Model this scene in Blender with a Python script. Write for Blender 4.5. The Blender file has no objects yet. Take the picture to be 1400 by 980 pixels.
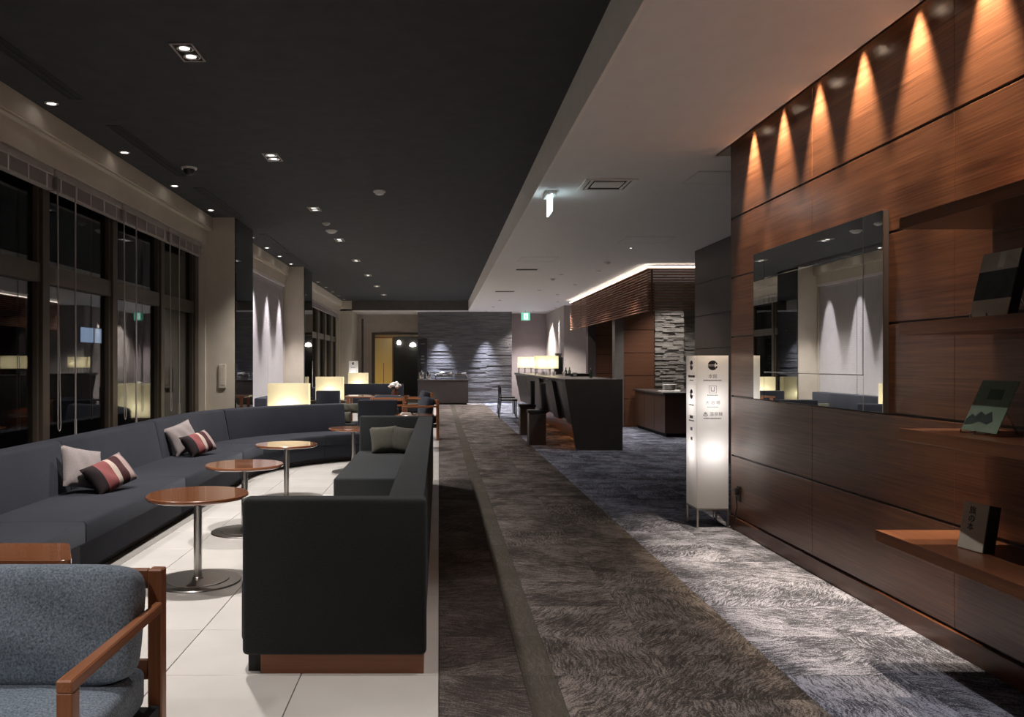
import bpy, bmesh, math, random
from mathutils import Vector, Matrix
random.seed(7)
R = math.radians
C = bpy.context.scene.collection
SC = bpy.context.scene

# ------------------------------------------------------------------ camera, world, exposure
F = 1110.0
cam_d = bpy.data.cameras.new('camera'); cam = bpy.data.objects.new('camera', cam_d); C.objects.link(cam)
cam.location = (0, 0, 1.35); cam.rotation_euler = (R(90), 0, 0)
cam_d.sensor_fit = 'HORIZONTAL'; cam_d.sensor_width = 36.0; cam_d.lens = 36.0 * F / 1400.0
cam_d.shift_x = 100.0 / 1400.0; cam_d.shift_y = 6.0 / 1400.0
cam_d.clip_start = 0.05; cam_d.clip_end = 200
SC.camera = cam
w = bpy.data.worlds.new('night_sky'); SC.world = w; w.use_nodes = True
w.node_tree.nodes['Background'].inputs[0].default_value = (0.010, 0.014, 0.022, 1)
w.node_tree.nodes['Background'].inputs[1].default_value = 0.25
SC.view_settings.view_transform = 'Standard'; SC.view_settings.look = 'None'
SC.view_settings.exposure = 1.0; SC.view_settings.gamma = 1.0
SC.view_settings.use_curve_mapping = False
SC.cycles.use_denoising = True
SC.cycles.max_bounces = 10; SC.cycles.diffuse_bounces = 5; SC.cycles.glossy_bounces = 5
SC.cycles.transparent_max_bounces = 12
SC.cycles.sample_clamp_indirect = 4.0

WARM = (1.0, 0.80, 0.58); NEUT = (1.0, 0.93, 0.88); COOL = (0.78, 0.84, 1.0)
P_TWIN = 200.0      # twin downlights in the dark ceiling
P_WASH = 175.0       # slot lights over the wood wall
P_ROW = 60.0        # small downlights along the window wall
P_AISLE = 90.0      # small downlights in the pale ceiling, seen and added

# ------------------------------------------------------------------ materials
MATS = {}
def nt(name):
    m = bpy.data.materials.new(name); m.use_nodes = True
    n = m.node_tree.nodes; l = m.node_tree.links
    b = n['Principled BSDF']
    MATS[name] = m
    return m, n, l, b
def setb(b, col=None, rough=0.5, metal=0.0, spec=0.5, coat=0.0, coat_r=0.1, ior=None):
    if col is not None: b.inputs['Base Color'].default_value = (*col, 1)
    b.inputs['Roughness'].default_value = rough; b.inputs['Metallic'].default_value = metal
    b.inputs['Specular IOR Level'].default_value = spec
    b.inputs['Coat Weight'].default_value = coat; b.inputs['Coat Roughness'].default_value = coat_r
    if ior: b.inputs['IOR'].default_value = ior
def tex(n, l, kind='Object', scale=(1, 1, 1), rot=(0, 0, 0)):
    t = n.new('ShaderNodeTexCoord'); mp = n.new('ShaderNodeMapping')
    mp.inputs['Scale'].default_value = scale; mp.inputs['Rotation'].default_value = rot
    l.new(t.outputs[kind], mp.inputs['Vector'])
    return mp.outputs[0]
def noise(n, l, vec, scale, detail=4, rough=0.55, dist=0.0, w4=None):
    x = n.new('ShaderNodeTexNoise'); x.inputs['Scale'].default_value = scale
    x.inputs['Detail'].default_value = detail; x.inputs['Roughness'].default_value = rough
    x.inputs['Distortion'].default_value = dist
    if w4 is not None:
        x.noise_dimensions = '4D'; l.new(w4, x.inputs['W'])
    l.new(vec, x.inputs['Vector'])
    return x.outputs['Fac']
def ramp(n, l, fac, stops, interp='LINEAR'):
    r = n.new('ShaderNodeValToRGB'); r.color_ramp.interpolation = interp
    e = r.color_ramp.elements
    while len(e) < len(stops): e.new(0.5)
    for i, (p, c) in enumerate(stops):
        e[i].position = p; e[i].color = (*c, 1)
    l.new(fac, r.inputs['Fac'])
    return r.outputs['Color']
def bump(n, l, b, h, strength=0.2, dist=0.01):
    x = n.new('ShaderNodeBump'); x.inputs['Strength'].default_value = strength; x.inputs['Distance'].default_value = dist
    l.new(h, x.inputs['Height']); l.new(x.outputs[0], b.inputs['Normal'])
def mul(a, k): return tuple(x * k for x in a)

def plain(name, col, rough=0.6, metal=0.0, spec=0.4, var=0.12, scale=6.0, coat=0.0):
    m, n, l, b = nt(name); setb(b, col, rough, metal, spec, coat)
    f = noise(n, l, tex(n, l), scale, 5)
    l.new(ramp(n, l, f, [(0.3, mul(col, 1 - var)), (0.7, mul(col, 1 + var))]), b.inputs['Base Color'])
    return m
def wood(name, dark, light, rough=0.35, axis='Y', fine=1.0, spec=0.5, coat=0.0, coat_r=0.2):
    m, n, l, b = nt(name); setb(b, dark, rough, 0, spec, coat, coat_r)
    s = {'X': (2.0, 130, 130), 'Y': (130, 2.0, 130), 'Z': (130, 130, 2.0)}[axis]
    v = tex(n, l, 'Object', mul(s, fine))
    f1 = noise(n, l, v, 1.0, 6, 0.65, 0.4)
    v2 = tex(n, l, 'Object', mul(s, 0.12 * fine))
    f2 = noise(n, l, v2, 1.0, 3, 0.5, 0.8)
    ad = n.new('ShaderNodeMath'); ad.operation = 'MULTIPLY'; l.new(f1, ad.inputs[0]); ad.inputs[1].default_value = 0.7
    hv = n.new('ShaderNodeMath'); hv.operation = 'MULTIPLY_ADD'; l.new(f2, hv.inputs[0]); hv.inputs[1].default_value = 0.3; l.new(ad.outputs[0], hv.inputs[2])
    oi = n.new('ShaderNodeObjectInfo')
    l.new(ramp(n, l, hv.outputs[0], [(0.36, dark), (0.5, tuple((a + c) / 2 for a, c in zip(dark, light))), (0.64, light)]), b.inputs['Base Color'])
    bump(n, l, b, f1, 0.06, 0.002)
    return m
def fabric(name, col, col2, rough=0.95):
    m, n, l, b = nt(name); setb(b, col, rough, 0, 0.15)
    b.inputs['Sheen Weight'].default_value = 0.10; b.inputs['Sheen Roughness'].default_value = 0.6
    b.inputs['Sheen Tint'].default_value = (0.6, 0.65, 0.75, 1)
    f = noise(n, l, tex(n, l), 160, 4, 0.7)
    f2 = noise(n, l, tex(n, l, 'Object', (1, 1, 1)), 3.0, 3, 0.5)
    ad = n.new('ShaderNodeMath'); ad.operation = 'MULTIPLY_ADD'; l.new(f2, ad.inputs[0]); ad.inputs[1].default_value = 0.25; l.new(f, ad.inputs[2])
    l.new(ramp(n, l, ad.outputs[0], [(0.42, col), (0.82, col2)]), b.inputs['Base Color'])
    bump(n, l, b, f, 0.35, 0.004)
    return m
def emit(name, col, strength):
    m, n, l, b = nt(name); setb(b, (0.5, 0.5, 0.5), 0.5)
    b.inputs['Emission Color'].default_value = (*col, 1); b.inputs['Emission Strength'].default_value = strength
    return m
def acrylic(name, col, tint, mixf=0.35):
    m, n, l, b = nt(name)
    out = n['Material Output']
    d = n.new('ShaderNodeBsdfDiffuse'); d.inputs[0].default_value = (*col, 1)
    t = n.new('ShaderNodeBsdfTranslucent'); t.inputs[0].default_value = (*tint, 1)
    f = noise(n, l, tex(n, l), 3.0, 3)
    l.new(ramp(n, l, f, [(0.3, mul(tint, 0.97)), (0.7, tint)]), t.inputs[0])
    mx = n.new('ShaderNodeMixShader'); mx.inputs[0].default_value = 1 - mixf
    l.new(d.outputs[0], mx.inputs[1]); l.new(t.outputs[0], mx.inputs[2]); l.new(mx.outputs[0], out.inputs[0])
    return m
def window_glass(name):
    m, n, l, b = nt(name); out = n['Material Output']
    lw_ = n.new('ShaderNodeLayerWeight'); lw_.inputs['Blend'].default_value = 0.5
    p5 = n.new('ShaderNodeMath'); p5.operation = 'POWER'; l.new(lw_.outputs['Facing'], p5.inputs[0]); p5.inputs[1].default_value = 4.0
    fr = n.new('ShaderNodeMath'); fr.operation = 'MULTIPLY_ADD'; fr.use_clamp = True; l.new(p5.outputs[0], fr.inputs[0]); fr.inputs[1].default_value = 0.9; fr.inputs[2].default_value = 0.05
    tr = n.new('ShaderNodeBsdfTransparent'); tr.inputs[0].default_value = (0.62, 0.66, 0.66, 1)
    gl = n.new('ShaderNodeBsdfGlossy'); gl.inputs['Roughness'].default_value = 0.0; gl.inputs[0].default_value = (0.8, 0.8, 0.8, 1)
    mx = n.new('ShaderNodeMixShader'); l.new(fr.outputs[0], mx.inputs[0]); l.new(tr.outputs[0], mx.inputs[1]); l.new(gl.outputs[0], mx.inputs[2])
    l.new(mx.outputs[0], out.inputs[0])
    return m

plain('dark_ceiling', (0.046, 0.049, 0.052), 0.8, spec=0.2)
plain('pale_ceiling', (0.78, 0.77, 0.76), 0.9, spec=0.2, var=0.02)
plain('fascia', (0.82, 0.80, 0.76), 0.8, spec=0.2, var=0.03)
plain('tan_wall', (0.50, 0.45, 0.375), 0.75, spec=0.3, var=0.04)
plain('lilac_wall', (0.30, 0.26, 0.265), 0.8, spec=0.2, var=0.05)
plain('beige_wall', (0.42, 0.37, 0.34), 0.8, spec=0.2, var=0.05)
plain('back_wall', (0.25, 0.23, 0.21), 0.8, spec=0.2)
plain('dark_panel', (0.050, 0.038, 0.036), 0.45, spec=0.4)
plain('grey_pillar', (0.085, 0.075, 0.068), 0.6)
plain('window_frame', (0.060, 0.047, 0.034), 0.42, spec=0.5)
plain('blind_white', (0.62, 0.60, 0.62), 0.6, spec=0.3, var=0.03)
plain('blind_grey', (0.33, 0.30, 0.28), 0.45, spec=0.4, var=0.05)
plain('white_plastic', (0.65, 0.64, 0.62), 0.4, var=0.03)
plain('black_slot', (0.006, 0.006, 0.006), 0.7)
plain('black_plastic', (0.012, 0.012, 0.012), 0.4)
plain('bar_dark', (0.058, 0.048, 0.043), 0.35, spec=0.5, coat=0.15)
plain('bar_panel', (0.060, 0.050, 0.044), 0.4, spec=0.5)
plain('bar_top', (0.12, 0.105, 0.095), 0.25, spec=0.5)
plain('dark_leather', (0.016, 0.015, 0.015), 0.4)
plain('plinth_dark', (0.015, 0.014, 0.014), 0.6)
plain('border_stone', (0.30, 0.285, 0.27), 0.35, var=0.1)
plain('grout', (0.10, 0.095, 0.09), 0.8)
plain('carpet_under', (0.055, 0.05, 0.052), 0.95, spec=0.1)
plain('print_black', (0.012, 0.012, 0.014), 0.6)
plain('print_grey', (0.20, 0.20, 0.21), 0.6)
plain('sign_board', (0.016, 0.016, 0.018), 0.5)
plain('porcelain', (0.75, 0.73, 0.70), 0.25, var=0.03)
plain('petal', (0.80, 0.78, 0.75), 0.7, var=0.08)
plain('leaf', (0.05, 0.09, 0.03), 0.6, var=0.3)
plain('terracotta', (0.16, 0.075, 0.045), 0.6)
plain('paper_cream', (0.46, 0.42, 0.36), 0.7, var=0.08)
plain('cover_dark', (0.030, 0.042, 0.036), 0.45, var=0.5, scale=14)
plain('cover_green', (0.155, 0.21, 0.15), 0.35, var=0.2, scale=9)
plain('cover_green_dark', (0.035, 0.075, 0.035), 0.4, var=0.2)
plain('mountain_ink', (0.035, 0.045, 0.045), 0.4, var=0.4, scale=20)
plain('cover_brown', (0.035, 0.028, 0.028), 0.5)
plain('facade', (0.004, 0.004, 0.005), 0.9)
plain('asphalt', (0.02, 0.02, 0.021), 0.9)
wood('wall_wood', (0.082, 0.028, 0.014), (0.235, 0.098, 0.047), 0.30, 'Y', 1.0, 0.5, 0.35, 0.22)
wood('wall_wood_x', (0.068, 0.027, 0.014), (0.120, 0.052, 0.027), 0.38, 'X', 1.0, 0.5)
wood('shelf_wood', (0.075, 0.026, 0.013), (0.170, 0.068, 0.033), 0.28, 'Y', 1.0, 0.5)
wood('table_wood', (0.19, 0.068, 0.030), (0.26, 0.102, 0.048), 0.2, 'X', 0.8, 0.5, 1.0, 0.03)
wood('chair_wood', (0.22, 0.080, 0.032), (0.34, 0.135, 0.060), 0.35, 'Y', 1.2)
wood('chair_wood_z', (0.20, 0.075, 0.030), (0.30, 0.115, 0.050), 0.35, 'Z', 1.2)
wood('chair_wood_x', (0.20, 0.075, 0.030), (0.30, 0.115, 0.050), 0.35, 'X', 1.2)
wood('louvre_wood', (0.22, 0.095, 0.05), (0.32, 0.15, 0.085), 0.45, 'Y', 1.0)
wood('counter_wood', (0.060, 0.030, 0.018), (0.085, 0.044, 0.027), 0.35, 'Z', 0.6)
fabric('sofa_fabric', (0.008, 0.009, 0.0125), (0.026, 0.028, 0.038))
fabric('sofa_black', (0.013, 0.0145, 0.015), (0.029, 0.031, 0.0315))
fabric('chair_fabric', (0.050, 0.068, 0.088), (0.27, 0.325, 0.39))
fabric('pillow_grey', (0.20, 0.17, 0.165), (0.30, 0.265, 0.26))
fabric('pillow_olive', (0.055, 0.052, 0.040), (0.10, 0.095, 0.074))
fabric('pillow_khaki', (0.036, 0.034, 0.027), (0.066, 0.062, 0.05))
# striped cushion cloth: woven bands across the cushion
m, n, l, b = nt('pillow_striped'); setb(b, (0.2, 0.1, 0.1), 0.8, 0, 0.2)
tc = n.new('ShaderNodeTexCoord'); sx = n.new('ShaderNodeSeparateXYZ'); l.new(tc.outputs['Object'], sx.inputs[0])
mr = n.new('ShaderNodeMapRange'); mr.inputs[1].default_value = -0.21; mr.inputs[2].default_value = 0.21; l.new(sx.outputs[0], mr.inputs[0])
bands = ramp(n, l, mr.outputs[0], [(0.0, (0.018, 0.012, 0.013)), (0.24, (0.20, 0.062, 0.062)), (0.47, (0.42, 0.34, 0.29)), (0.57, (0.045, 0.014, 0.016)), (0.74, (0.30, 0.22, 0.21)), (0.86, (0.14, 0.12, 0.12))], 'CONSTANT')
l.new(bands, b.inputs['Base Color'])
f = noise(n, l, tex(n, l), 120, 3); bump(n, l, b, f, 0.3, 0.003)
# floor tile
m, n, l, b = nt('floor_tile'); setb(b, (0.62, 0.60, 0.57), 0.16, 0, 0.5)
oi = n.new('ShaderNodeObjectInfo')
f = noise(n, l, tex(n, l), 2.5, 4)
ad = n.new('ShaderNodeMath'); ad.operation = 'MULTIPLY_ADD'; l.new(oi.outputs['Random'], ad.inputs[0]); ad.inputs[1].default_value = 0.25; l.new(f, ad.inputs[2])
l.new(ramp(n, l, ad.outputs[0], [(0.35, (0.56, 0.54, 0.51)), (0.95, (0.66, 0.64, 0.61))]), b.inputs['Base Color'])
f2 = noise(n, l, tex(n, l), 9.0, 3); bump(n, l, b, f2, 0.02, 0.002)
# carpets: bark-like pile, every tile with its own cut and quarter turn
def carpet(name, dark, light, turn=True, contrast=1.0):
    m, n, l, b = nt(name); setb(b, dark, 0.97, 0, 0.08)
    oi = n.new('ShaderNodeObjectInfo')
    tc = n.new('ShaderNodeTexCoord')
    vr = n.new('ShaderNodeVectorRotate'); vr.rotation_type = 'Z_AXIS'
    g = n.new('ShaderNodeMath'); g.operation = 'MULTIPLY'; l.new(oi.outputs['Random'], g.inputs[0]); g.inputs[1].default_value = 3.99 if turn else 0.0
    fl = n.new('ShaderNodeMath'); fl.operation = 'FLOOR'; l.new(g.outputs[0], fl.inputs[0])
    an = n.new('ShaderNodeMath'); an.operation = 'MULTIPLY'; l.new(fl.outputs[0], an.inputs[0]); an.inputs[1].default_value = R(38)
    l.new(tc.outputs['Object'], vr.inputs['Vector']); l.new(an.outputs[0], vr.inputs['Angle'])
    wv = n.new('ShaderNodeMath'); wv.operation = 'MULTIPLY'; l.new(oi.outputs['Random'], wv.inputs[0]); wv.inputs[1].default_value = 37.0
    # warp
    wn = n.new('ShaderNodeTexNoise'); wn.noise_dimensions = '4D'; wn.inputs['Scale'].default_value = 4.0; wn.inputs['Detail'].default_value = 2
    l.new(vr.outputs[0], wn.inputs['Vector']); l.new(wv.outputs[0], wn.inputs['W'])
    vm = n.new('ShaderNodeVectorMath'); vm.operation = 'MULTIPLY_ADD'
    l.new(wn.outputs['Color'], vm.inputs[0]); vm.inputs[1].default_value = (0.16, 0.16, 0.0); l.new(vr.outputs[0], vm.inputs[2])
    mp = n.new('ShaderNodeMapping'); mp.inputs['Scale'].default_value = (105, 13, 10); l.new(vm.outputs[0], mp.inputs['Vector'])
    a = noise(n, l, mp.outputs[0], 1.0, 3, 0.6, 0.3, wv.outputs[0])
    c2 = noise(n, l, vr.outputs[0], 3.0, 3, 0.6, 0.0, wv.outputs[0])
    c3 = noise(n, l, tc.outputs['Object'], 190.0, 2, 0.7, 0.0)
    m1 = n.new('ShaderNodeMath'); m1.operation = 'MULTIPLY_ADD'; l.new(c2, m1.inputs[0]); m1.inputs[1].default_value = 0.68; a_ = n.new('ShaderNodeMath'); a_.operation = 'MULTIPLY'; l.new(a, a_.inputs[0]); a_.inputs[1].default_value = 0.84; l.new(a_.outputs[0], m1.inputs[2])
    m2 = n.new('ShaderNodeMath'); m2.operation = 'MULTIPLY_ADD'; l.new(c3, m2.inputs[0]); m2.inputs[1].default_value = 0.8; l.new(m1.outputs[0], m2.inputs[2])
    mr_ = n.new('ShaderNodeMath'); mr_.operation = 'MULTIPLY_ADD'; l.new(m2.outputs[0], mr_.inputs[0]); mr_.inputs[1].default_value = 1.0; mr_.inputs[2].default_value = -0.68
    mid = tuple((x + y) / 2 for x, y in zip(dark, light))
    sp = 0.40 / contrast
    l.new(ramp(n, l, mr_.outputs[0], [(0.0, mul(dark, 0.7)), (0.5 - sp * 0.3, dark), (0.5, mul(mid, 0.72)), (0.5 + sp * 0.3, light), (1.0, mul(light, 1.25))]), b.inputs['Base Color'])
    bump(n, l, b, m2.outputs[0], 0.5, 0.006)
carpet('carpet_shaded', (0.048, 0.041, 0.039), (0.18, 0.154, 0.142), True, 0.8)  # brown carpet again, toned down a little along the sofa's shadow
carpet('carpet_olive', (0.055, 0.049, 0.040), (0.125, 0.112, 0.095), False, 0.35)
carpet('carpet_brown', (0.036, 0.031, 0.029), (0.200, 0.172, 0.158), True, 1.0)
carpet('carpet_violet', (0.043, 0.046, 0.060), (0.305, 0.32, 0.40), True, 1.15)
# stacked stone
m, n, l, b = nt('slate_stone'); setb(b, (0.06, 0.057, 0.06), 0.55, 0, 0.5)
f = noise(n, l, tex(n, l, 'Object', (2.2, 2.2, 26)), 1.0, 5, 0.6)
l.new(ramp(n, l, f, [(0.3, (0.052, 0.049, 0.052)), (0.7, (0.150, 0.142, 0.150))]), b.inputs['Base Color'])
bump(n, l, b, noise(n, l, tex(n, l, 'Object', (12, 12, 30)), 1.0, 5), 0.6, 0.02)
m, n, l, b = nt('pale_stone'); setb(b, (0.25, 0.23, 0.2), 0.7, 0, 0.4)
f = noise(n, l, tex(n, l, 'Object', (3, 3, 22)), 1.0, 5, 0.6)
l.new(ramp(n, l, f, [(0.3, (0.12, 0.11, 0.10)), (0.7, (0.32, 0.30, 0.27))]), b.inputs['Base Color'])
bump(n, l, b, noise(n, l, tex(n, l, 'Object', (14, 14, 30)), 1.0, 5), 0.6, 0.02)
# metals, mirrors, glass
m, n, l, b = nt('brushed_steel'); setb(b, (0.52, 0.50, 0.47), 0.28, 1.0)
bump(n, l, b, noise(n, l, tex(n, l, 'Object', (80, 80, 2)), 1.0, 3), 0.05, 0.001)
m, n, l, b = nt('chrome'); setb(b, (0.72, 0.72, 0.74), 0.1, 1.0)
l.new(ramp(n, l, noise(n, l, tex(n, l), 4, 2), [(0.3, (0.68, 0.68, 0.7)), (0.7, (0.76, 0.76, 0.78))]), b.inputs['Base Color'])
m, n, l, b = nt('mirror'); setb(b, (0.80, 0.82, 0.80), 0.01, 1.0)
l.new(ramp(n, l, noise(n, l, tex(n, l), 2, 1), [(0.3, (0.79, 0.81, 0.79)), (0.7, (0.81, 0.83, 0.81))]), b.inputs['Base Color'])
m, n, l, b = nt('dark_glass'); setb(b, (0.17, 0.17, 0.165), 0.02, 1.0)
l.new(ramp(n, l, noise(n, l, tex(n, l), 2, 1), [(0.3, (0.165, 0.165, 0.16)), (0.7, (0.175, 0.175, 0.17))]), b.inputs['Base Color'])
window_glass('window_glass')
m, n, l, b = nt('bottle_glass'); setb(b, (0.05, 0.07, 0.05), 0.08, 0, 0.6)
acrylic('lamp_shade', (0.70, 0.66, 0.55), (0.92, 0.86, 0.68), 0.30)
acrylic('sign_acrylic', (0.75, 0.74, 0.73), (0.93, 0.90, 0.88), 0.30)
acrylic('warm_screen', (0.7, 0.64, 0.48), (0.95, 0.86, 0.60), 0.4)
emit('lamp_glow', (1.0, 0.93, 0.85), 6.0)
emit('twin_glow', (1.0, 0.95, 0.90), 0.8)
emit('led_line', (1.0, 0.86, 0.74), 3.0)
emit('pendant_glow', (1.0, 0.93, 0.80), 8.0)
emit('exit_green', (0.06, 0.55, 0.34), 0.5)
emit('exit_white', (0.70, 1.0, 0.92), 0.7)
emit('exit_edge', (0.75, 0.95, 1.0), 2.0)
emit('blue_glow', (0.45, 0.58, 0.85), 0.55)
emit('foot_light', (1.0, 0.36, 0.10), 9.0)
M = MATS

# ------------------------------------------------------------------ mesh helpers
def link(o, parent=None):
    C.objects.link(o)
    if parent is not None: o.parent = parent
    return o
def finish(bm, name, mat, parent=None, smooth=35, loc=None, rot=None):
    bmesh.ops.recalc_face_normals(bm, faces=bm.faces)
    me = bpy.data.meshes.new(name); bm.to_mesh(me); bm.free()
    if isinstance(mat, str): mat = M[mat]
    me.materials.append(mat)
    if smooth:
        me.shade_smooth(); me.set_sharp_from_angle(angle=R(smooth))
    o = bpy.data.objects.new(name, me); link(o, parent)
    if loc: o.location = loc
    if rot: o.rotation_euler = rot
    return o
def merge(bm, tmp, mat4=None):
    if mat4 is not None: bmesh.ops.transform(tmp, matrix=mat4, verts=tmp.verts)
    me = bpy.data.meshes.new('tmp'); tmp.to_mesh(me); tmp.free(); bm.from_mesh(me); bpy.data.meshes.remove(me)
def box(bm, x0, x1, y0, y1, z0, z1, bev=0.0, seg=2, mat4=None):
    t = bmesh.new(); bmesh.ops.create_cube(t, size=1.0)
    for v in t.verts:
        v.co = Vector(((x0 + x1) / 2 + v.co.x * (x1 - x0), (y0 + y1) / 2 + v.co.y * (y1 - y0), (z0 + z1) / 2 + v.co.z * (z1 - z0)))
    if bev > 0:
        bmesh.ops.bevel(t, geom=list(t.edges), offset=bev, segments=seg, profile=0.5, affect='EDGES', clamp_overlap=True)
    merge(bm, t, mat4)
def cyl(bm, p0, p1, r0, r1=None, seg=16, caps=True):
    p0, p1 = Vector(p0), Vector(p1); d = p1 - p0
    t = bmesh.new()
    bmesh.ops.create_cone(t, cap_ends=caps, segments=seg, radius1=r0, radius2=r0 if r1 is None else r1, depth=d.length)
    q = Vector((0, 0, 1)).rotation_difference(d.normalized())
    merge(bm, t, Matrix.Translation((p0 + p1) / 2) @ q.to_matrix().to_4x4())
def lathe(bm, prof, seg=40, cx=0, cy=0):
    rings = []
    for r, z in prof:
        if r < 1e-6: rings.append([bm.verts.new((cx, cy, z))])
        else: rings.append([bm.verts.new((cx + r * math.cos(2 * math.pi * i / seg), cy + r * math.sin(2 * math.pi * i / seg), z)) for i in range(seg)])
    for a, c in zip(rings, rings[1:]):
        for i in range(seg):
            j = (i + 1) % seg
            if len(a) == 1 and len(c) == 1: continue
            if len(a) == 1: bm.faces.new((a[0], c[i], c[j]))
            elif len(c) == 1: bm.faces.new((a[i], a[j], c[0]))
            else: bm.faces.new((a[i], a[j], c[j], c[i]))
def tube(bm, pts, r, seg=8):
    pts = [Vector(p) for p in pts]; rings = []
    up = Vector((0.123, 0.456, 0.88)).normalized()
    for i, p in enumerate(pts):
        d = (pts[min(i + 1, len(pts) - 1)] - pts[max(i - 1, 0)]).normalized()
        a = d.cross(up).normalized(); c = d.cross(a).normalized()
        rings.append([bm.verts.new(p + r * (math.cos(2 * math.pi * k / seg) * a + math.sin(2 * math.pi * k / seg) * c)) for k in range(seg)])
    for a, c in zip(rings, rings[1:]):
        for i in range(seg): bm.faces.new((a[i], a[(i + 1) % seg], c[(i + 1) % seg], c[i]))
    bm.faces.new(rings[0]); bm.faces.new(rings[-1])
def prism(bm, pts, z0, z1, bev=0.0, seg=2):
    t = bmesh.new()
    lo = [t.verts.new((x, y, z0)) for x, y in pts]; hi = [t.verts.new((x, y, z1)) for x, y in pts]
    t.faces.new(lo); t.faces.new(hi)
    for i in range(len(pts)): t.faces.new((lo[i], lo[(i + 1) % len(pts)], hi[(i + 1) % len(pts)], hi[i]))
    bmesh.ops.recalc_face_normals(t, faces=t.faces)
    if bev > 0: bmesh.ops.bevel(t, geom=list(t.edges), offset=bev, segments=seg, profile=0.5, affect='EDGES', clamp_overlap=True)
    merge(bm, t)
def extrude_y(bm, prof, y0, y1, bev=0.0, seg=2):
    t = bmesh.new()
    a = [t.verts.new((x, y0, z)) for x, z in prof]; c = [t.verts.new((x, y1, z)) for x, z in prof]
    t.faces.new(a); t.faces.new(c)
    for i in range(len(prof)): t.faces.new((a[i], a[(i + 1) % len(prof)], c[(i + 1) % len(prof)], c[i]))
    bmesh.ops.recalc_face_normals(t, faces=t.faces)
    if bev > 0: bmesh.ops.bevel(t, geom=list(t.edges), offset=bev, segments=seg, profile=0.5, affect='EDGES', clamp_overlap=True)
    merge(bm, t)
def obox(name, mat, b6, parent=None, bev=0.0, seg=2, loc=None, rot=None):
    bm = bmesh.new(); box(bm, *b6, bev=bev, seg=seg); return finish(bm, name, mat, parent, 35, loc, rot)
def tag(o, label, cat, group=None, kind=None):
    o['label'] = label; o['category'] = cat
    if group: o['group'] = group
    if kind: o['kind'] = kind
    return o
def struct(o, label=None):
    o['kind'] = 'structure'
    if label: o['label'] = label
    return o
def thing(name, label, cat, loc=(0, 0, 0), rotz=0.0, group=None):
    o = bpy.data.objects.new(name, None); C.objects.link(o); o.empty_display_size = 0.1
    o.location = loc; o.rotation_euler = (0, 0, rotz)
    return tag(o, label, cat, group)
def dup(root, loc, rotz, label, group=None, recover=None):
    r = root.copy(); C.objects.link(r); r.location = loc; r.rotation_euler = (0, 0, rotz); r['label'] = label
    if group: r['group'] = group
    for ch in root.children:
        c = ch.copy(); C.objects.link(c); c.parent = r
        if recover and 'cushion' in ch.name:
            c.data = ch.data.copy(); c.data.materials[0] = M[recover]
        for g in ch.children:
            d = g.copy(); C.objects.link(d); d.parent = c
    return r
def spot(parent, loc, power, angle, blend=0.3, col=NEUT, aim=(0, 0, -1), size=0.03):
    d = bpy.data.lights.new('spot_beam', 'SPOT'); d.energy = power; d.spot_size = R(angle); d.spot_blend = blend; d.color = col
    d.shadow_soft_size = size
    o = bpy.data.objects.new('spot_beam', d); link(o, parent); o.location = loc
    o.rotation_euler = Vector((0, 0, -1)).rotation_difference(Vector(aim).normalized()).to_euler()
    return o
def point(parent, loc, power, col=NEUT, size=0.04):
    d = bpy.data.lights.new('bulb', 'POINT'); d.energy = power; d.color = col; d.shadow_soft_size = size
    o = bpy.data.objects.new('bulb', d); link(o, parent); o.location = loc
    return o
ORD = ['first', 'second', 'third', 'fourth', 'fifth', 'sixth', 'seventh', 'eighth', 'ninth', 'tenth', 'eleventh', 'twelfth', 'thirteenth', 'fourteenth', 'fifteenth', 'sixteenth', 'seventeenth', 'eighteenth']

# ------------------------------------------------------------------ setting: floors
ZD = 3.375; ZL = 3.05
fl = struct(obox('floor', 'grout', (-3.6, 0.0, -4.2, 29.0, -0.12, -0.006)))
tile = None
TS = 0.5975
for c in range(4):
    for r in range(-1, 20):
        y0 = 3.51 + (r - 2) * TS
        x1 = -0.002 - c * TS; x0 = x1 - TS + 0.004
        if x0 < -2.36: x0 = -2.36
        if c < 3 or True:
            if tile is None or c == 3:
                if c == 3 and r > -1:
                    t = last.copy(); C.objects.link(t); t.location = ((x0 + x1) / 2, y0 + TS / 2, 0); continue
                hx = (x1 - x0) / 2
                t = obox('floor_tile', 'floor_tile', (-hx, hx, -TS / 2 + 0.002, TS / 2 - 0.002, -0.012, 0.0), fl, bev=0.0015, seg=1)
                if c == 3: last = t
                else: tile = t
            else:
                t = tile.copy(); C.objects.link(t)
            t.location = ((x0 + x1) / 2, y0 + TS / 2, 0)
y_end = 3.51 + 18 * TS
far = obox('floor_tile_field', 'floor_tile', (-3.5, -0.002, y_end + 0.002, 28.6, -0.012, 0.0), fl); far['kind'] = 'stuff'
struct(obox('trim_1', 'border_stone', (-2.245, -2.125, -1.0, 9.4, -0.004, 0.003)), 'grey stone border strip along the window sofa')

cf = struct(obox('floor_carpet', 'carpet_under', (0.0, 6.2, -4.2, 28.6, -0.12, -0.006)))
protos = {}
def carpet_tile(kind, x0, x1, y0, y1):
    key = (kind, round(x1 - x0, 3))
    if key not in protos:
        hx = (x1 - x0) / 2 - 0.0006; hy = (y1 - y0) / 2 - 0.0006
        t = obox('carpet_tile', kind, (-hx, hx, -hy, hy, -0.01, 0.003), cf, bev=0.0012, seg=1); protos[key] = t
    else:
        t = protos[key].copy(); C.objects.link(t)
    t.location = ((x0 + x1) / 2, (y0 + y1) / 2, random.uniform(-0.0004, 0.0004))
COLS = [('carpet_shaded', 0.001, 0.36), ('carpet_olive', 0.36, 0.50), ('carpet_brown', 0.50, 1.0), ('carpet_brown', 1.0, 1.5), ('carpet_violet', 1.5, 2.0), ('carpet_violet', 2.0, 2.5)]
NR = 26; CY0 = 2.0
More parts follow.
